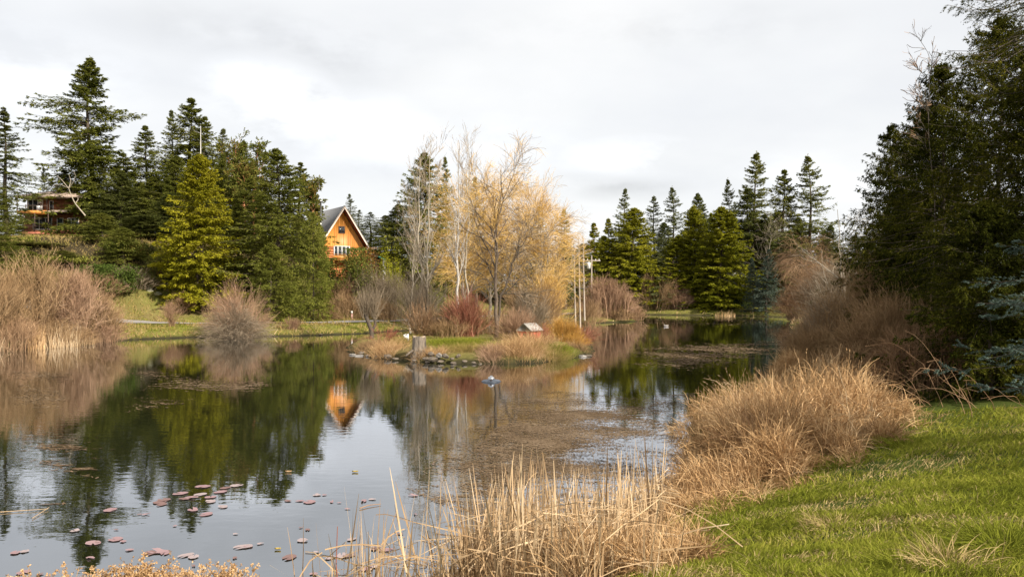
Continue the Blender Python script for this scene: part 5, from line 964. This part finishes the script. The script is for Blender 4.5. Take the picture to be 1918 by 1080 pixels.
# ------------------------------------------------------------------ orange log cabin
def cabin():
    D = 103; xa = W(641, D); s = D/F; za = ZP(390, D); zb = ZP(458, D)  # ridge, eave line
    zf = ZP(486, D)  # main floor
    e = empty('log_cabin', (xa, D, zf), radians(32), label='orange log cabin with a steep grey roof and white french doors', category='cabin')
    hw = 3.0; ze = zb-zf; zr = za-zf; dep = 10.0; ov = .9
    # gable above log storey (front is local -y)
    zg = ZP(463, D)-zf
    g = G(); wl = 2.55; kk = (zr-ze)/hw; gw = (zr-.25-zg)/kk
    g.prism([(-gw, zg), (gw, zg), (0, zr-.25)], 0, dep); ob('gable_wall', g.mesh('gable_wall', 'cedar_siding'), e)
    b = G()
    for q in np.arange(-2.2, 2.3, .6): 
        hh = zr-.3-abs(q)*kk
        if hh > zg+.3: b.box(q-.02, q+.02, -.02, -.001, zg+.02, hh)
    ob('batten', b.mesh('batten', 'cedar_siding'), e)
    g = G(); n = int((zg-0+2.6)/.3); P = []
    for j in range(n):
        zc = zg-.16-.3*j; P += [[(-gw-.25, .1, zc), (gw+.25, .1, zc)]]
    tubes(g, np.array(P), np.full((len(P), 2), .165), 10)
    P = [[(sx*(gw-.05), -.2, zg-.32-.3*j), (sx*(gw-.05), dep, zg-.32-.3*j)] for j in range(n) for sx in (-1, 1)]; tubes(g, np.array(P), np.full((len(P), 2), .165), 10)
    g.box(-gw+.1, gw-.1, .2, dep, -2.6, zg-.02); ob('log_wall', g.mesh('log_wall', 'log_wall', True), e)
    g = G(); g.box(-gw-.2, gw+.2, -.08, .02, zg-.08, zg+.12); ob('belt_beam', g.mesh('belt_beam', 'log_wall'), e)
    th = .16; rf = G()
    rf.prism([(-hw-.25, ze-.25*kk), (0, zr), (0, zr+th*1.6), (-hw-.25, ze-.25*kk+th*1.6)], -ov, dep+.6); rf.prism([(hw+.25, ze-.25*kk), (hw+.25, ze-.25*kk+th*1.6), (0, zr+th*1.6), (0, zr)], -ov, dep+.6); roof = ob('roof', rf.mesh('roof', 'shingle'), e)
    so = G(); so.prism([(-hw-.2, ze-.2*kk-.02), (0, zr-.02), (0, zr-.05), (-hw-.2, ze-.2*kk-.06)], -ov+.02, -.0); so.prism([(hw+.2, ze-.2*kk-.02), (hw+.2, ze-.2*kk-.06), (0, zr-.05), (0, zr-.02)], -ov+.02, -.0); ob('soffit', so.mesh('soffit', 'soffit_wood'), e)
    fa = G(); w2 = .22
    fa.prism([(-hw-.28, ze-.28*kk-.05), (0, zr-.08), (0, zr+w2+.08), (-hw-.28, ze-.28*kk+w2+.08)], -ov-.06, -ov-.003); fa.prism([(hw+.28, ze-.28*kk-.05), (hw+.28, ze-.28*kk+w2+.08), (0, zr+w2+.08), (0, zr-.08)], -ov-.06, -ov-.003); ob('bargeboard', fa.mesh('bargeboard', 'fascia'), e)
    # stove pipe on the left slope, set back
    ch = G(); cx, cy = -2.1, 2.2; zc = zr-abs(cx)*kk; ch.lathe([(.34, zc-.2), (.30, zc+.25), (.12, zc+.4), (.12, zr+.95), (.18, zr+.97), (.18, zr+1.1), (.0, zr+1.12)], 12, (cx, cy, 0)); ob('chimney', ch.mesh('chimney', 'steel', True), roof)
    # upper window
    zw = ZP(430, D)-zf
    def window(x0, x1, z0, z1, panes, m, y=-.06):
        fr = G(); t = .09; fr.box(x0, x1, y, 0-.002, z0, z0+t); fr.box(x0, x1, y, -.002, z1-t, z1); cuts = np.linspace(x0, x1, panes+1)
        for j, c in enumerate(cuts): a_ = min(max(c-t/2, x0), x1-t); fr.box(a_, a_+t, y, -.002, z0+t, z1-t)
        f = ob('window', fr.mesh('window', m), e)
        for j in range(panes): p = G(); p.box(cuts[j]+t*.6, cuts[j+1]-t*.6, y+.02, y+.03, z0+t, z1-t); ob('pane', p.mesh('pane', 'window_glass'), f)
    window(-.50, .36, zw-.48, zw+.45, 2, 'dark_wood')
    zd = ZP(471, D)-zf; window(-1.15, 1.0, zd-.95, zd+.72, 4, 'white_trim', -.14)
    # balcony
    bc = G(); bc.box(-1.6, 1.1, -1.15, -.15, zd-1.15, zd-1.0); bc.box(-1.6, 1.1, -1.17, -1.12, zd-1.0, zd-.55)
    for sx in (-1.5, 1.0): bc.box(sx-.06, sx+.06, -1.1, -.98, -2.6, zd-1.15)
    bc.box(-1.6, 1.1, -1.19, -1.1, zd-.45, zd-.38); ob('balcony', bc.mesh('balcony', 'cedar_siding'), e)
    # lower side roof on the right
    lr = G(); lr.prism([(gw+.1, zg-.25), (gw+3.6, zg-1.7), (gw+3.6, zg-1.55), (gw+.1, zg-.05)], 1.0, 6.5); ob('lower_roof', lr.mesh('lower_roof', 'shingle'), e)
    lw = G(); lw.box(gw+.15, gw+3.2, 1.4, 6.2, -2.6, zg-1.75); ob('side_wall', lw.mesh('side_wall', 'log_wall'), e)
cabin()
def canopy(px, py, D, w_, lab):
    x = W(px, D); z = ZP(py, D); zt_ = tz(x, D); e = empty('canopy', (x, D, min(zt_, z-.4)), label=lab, category='canopy'); b = z-e.location.z
    g = G(); g.prism([(-w_/2, b-.25), (0, b+.1), (w_/2, b-.25), (w_/2, b-.32), (0, b), (-w_/2, b-.32)], -.7, .7); ob('cover', g.mesh('cover', 'teal_cloth'), e)
    g = G()
    for sx in (-1, 1):
        for sy in (-.6, .6): g.box(sx*(w_/2-.06)-.03, sx*(w_/2-.06)+.03, sy-.03, sy+.03, -.5, b-.3)
    ob('frame', g.mesh('frame', 'steel'), e)
canopy(708, 481, 98, 1.6, 'small green canopy right of the cabin'); canopy(302, 428, 103, 2.2, 'teal canopy peeking out left of the yellow-green cedar')

# ------------------------------------------------------------------ brown two-storey house at left
def brown_house():
    D = 113; s = D/F; x0 = W(44, D); zf = ZP(444, D); e = empty('wooden_house', (W(100, D), D, zf), radians(0), label='brown wooden two-storey house with decks among the firs at left', category='house')
    def lx(px): return W(px, D)-W(100, D)
    def lz(py): return ZP(py, D)-zf
    g = G(); g.box(lx(46), lx(152), 0, 9, -4, lz(401)); g.box(lx(48), lx(148), .35, 8.6, lz(401)+.003, lz(371)); ob('wall', g.mesh('wall', 'brown_siding'), e)
    # hipped roof
    r = G(); a, b, y0, y1, z0, z1 = lx(38), lx(158), -1.6, 10, lz(369), lz(356); r.add([(a, y0, z0), (b, y0, z0), (b, y1, z0), (a, y1, z0), (a+4, 3.5, z1+.5), (b-4, 3.5, z1+.5), (a, y0, z0-.2), (b, y0, z0-.2), (b, y1, z0-.2), (a, y1, z0-.2)],
        [(0, 1, 5, 4), (2, 3, 4, 5), (0, 6, 7, 1), (1, 7, 8, 2), (2, 8, 9, 3), (3, 9, 6, 0), (9, 8, 7, 6)], [(1, 2, 5), (3, 0, 4)]); ro = ob('roof', r.mesh('roof', 'brown_shingle'), e)
    c = G(); c.lathe([(.14, z0+.5), (.14, lz(346)), (.2, lz(346)), (.2, lz(345)), (0, lz(344))], 10, (lx(99), 1, 0)); ob('chimney', c.mesh('chimney', 'steel', True), ro)
    d = G(); d.box(lx(46), lx(101), -1.7, -.003, lz(401)-.15, lz(401)+.1); d.box(lx(46), lx(101), -1.75, -1.7, lz(399)-.25, lz(396)); ob('upper_deck', d.mesh('upper_deck', 'cedar_siding'), e)
    d = G(); d.box(lx(57), lx(105), -1.9, -.003, lz(440), lz(437)); d.box(lx(57), lx(105), -1.96, -1.9, lz(441), lz(436)); ob('lower_deck', d.mesh('lower_deck', 'red_deck'), e)
    d = G(); d.box(lx(104), lx(150), -1.2, -.003, lz(445)-1, lz(432)); ob('bay', d.mesh('bay', 'brown_siding'), e)
    lr = G(); lr.prism([(-1.9, lz(400)), (.2, lz(394)), (.2, lz(392)), (-1.9, lz(398))], lx(100), lx(140), 'x'); ob('lower_roof', lr.mesh('lower_roof', 'brown_shingle'), e)
    def win(p0, p1, q0, q1, n, fm, y, nm='window'):
        t = .09; f = G(); X0, X1, Z0, Z1 = lx(p0), lx(p1), lz(q1), lz(q0); f.box(X0, X1, y-.07, y-.002, Z0, Z0+t); f.box(X0, X1, y-.07, y-.002, Z1-t, Z1); cu = np.linspace(X0, X1, n+1)
        for c_ in cu: a_ = min(max(c_-t/2, X0), X1-t); f.box(a_, a_+t, y-.07, y-.002, Z0+t, Z1-t)
        fo = ob(nm, f.mesh(nm, fm), e)
        for j in range(n): p = G(); p.box(cu[j]+t*.6, cu[j+1]-t*.6, y-.04, y-.03, Z0+t, Z1-t); ob('pane', p.mesh('pane', 'window_glass'), fo)
    win(50, 78, 373, 397, 3, 'white_trim', .35); win(90, 98, 375, 398, 1, 'white_trim', .35); win(62, 98, 407, 430, 3, 'white_trim', 0); win(107, 119, 408, 431, 1, 'white_trim', 0); win(127, 148, 408, 432, 3, 'white_trim', 0)
    bl = G(); bl.box(lx(69), lx(79), .18, .27, lz(381), lz(373)); ob('blind', bl.mesh('blind', 'pale_cloth'), e)
    for px, top, bot, yy in ((62, 385, 401, -1.72), (79, 401, 437, -1.8), (58, 401, 437, -1.8), (101, 369, 401, -1.72), (46, 369, 401, -1.72), (104, 401, 437, -1.8), (90, 385, 401, -1.72)):
        p = G(); p.box(lx(px)-.05, lx(px)+.05, yy, yy+.1, lz(bot), lz(top)); ob('deck_post', p.mesh('deck_post', 'dark_wood'), e)
    p = G(); p.box(lx(46), lx(101), -1.74, -1.70, lz(387)-.04, lz(387)+.03); p.box(lx(57), lx(104), -1.88, -1.83, lz(425)-.04, lz(425)+.03); ob('railing', p.mesh('railing', 'dark_wood'), e)
    sc = empty('privacy_screen', (W(84, D), D-1.3, zf+lz(401)+.1), label='grey square privacy screen standing on the upper deck of the brown house', category='screen'); q = G(); q.box(-.38, .38, -.03, .03, .25, 1.0); ob('panel', q.mesh('panel', 'pale_cloth'), sc)
    q = G(); q.box(-.36, -.32, -.05, .05, 0, .25); q.box(.32, .36, -.05, .05, 0, .25); ob('stand', q.mesh('stand', 'steel'), sc)
brown_house()
def white_building():
    D = 129; x = W(1398, D); z = tz(x, D); e = empty('white_building', (x, D, z), label='white building glimpsed between the cone-shaped cedar and the young spruces', category='building')
    g = G(); g.box(-2.2, 2.4, 0, 6, -.3, ZP(505, D)-z); ob('wall', g.mesh('wall', 'white_trim'), e); h = ZP(505, D)-z
    g = G(); g.prism([(-2.6, h), (0.1, h+1.1), (2.8, h), (2.8, h+.12), (.1, h+1.25), (-2.6, h+.12)], -.4, 6.4); ob('roof', g.mesh('roof', 'shingle'), e)
    for q in (-1.0, .9):
        f = G(); f.box(q-.45, q+.45, -.05, -.003, 1.2, 2.4); o = ob('window', f.mesh('window', 'grey_paint'), e); f = G(); f.box(q-.36, q+.36, -.07, -.052, 1.3, 2.3); ob('pane', f.mesh('pane', 'window_glass'), o)
white_building()
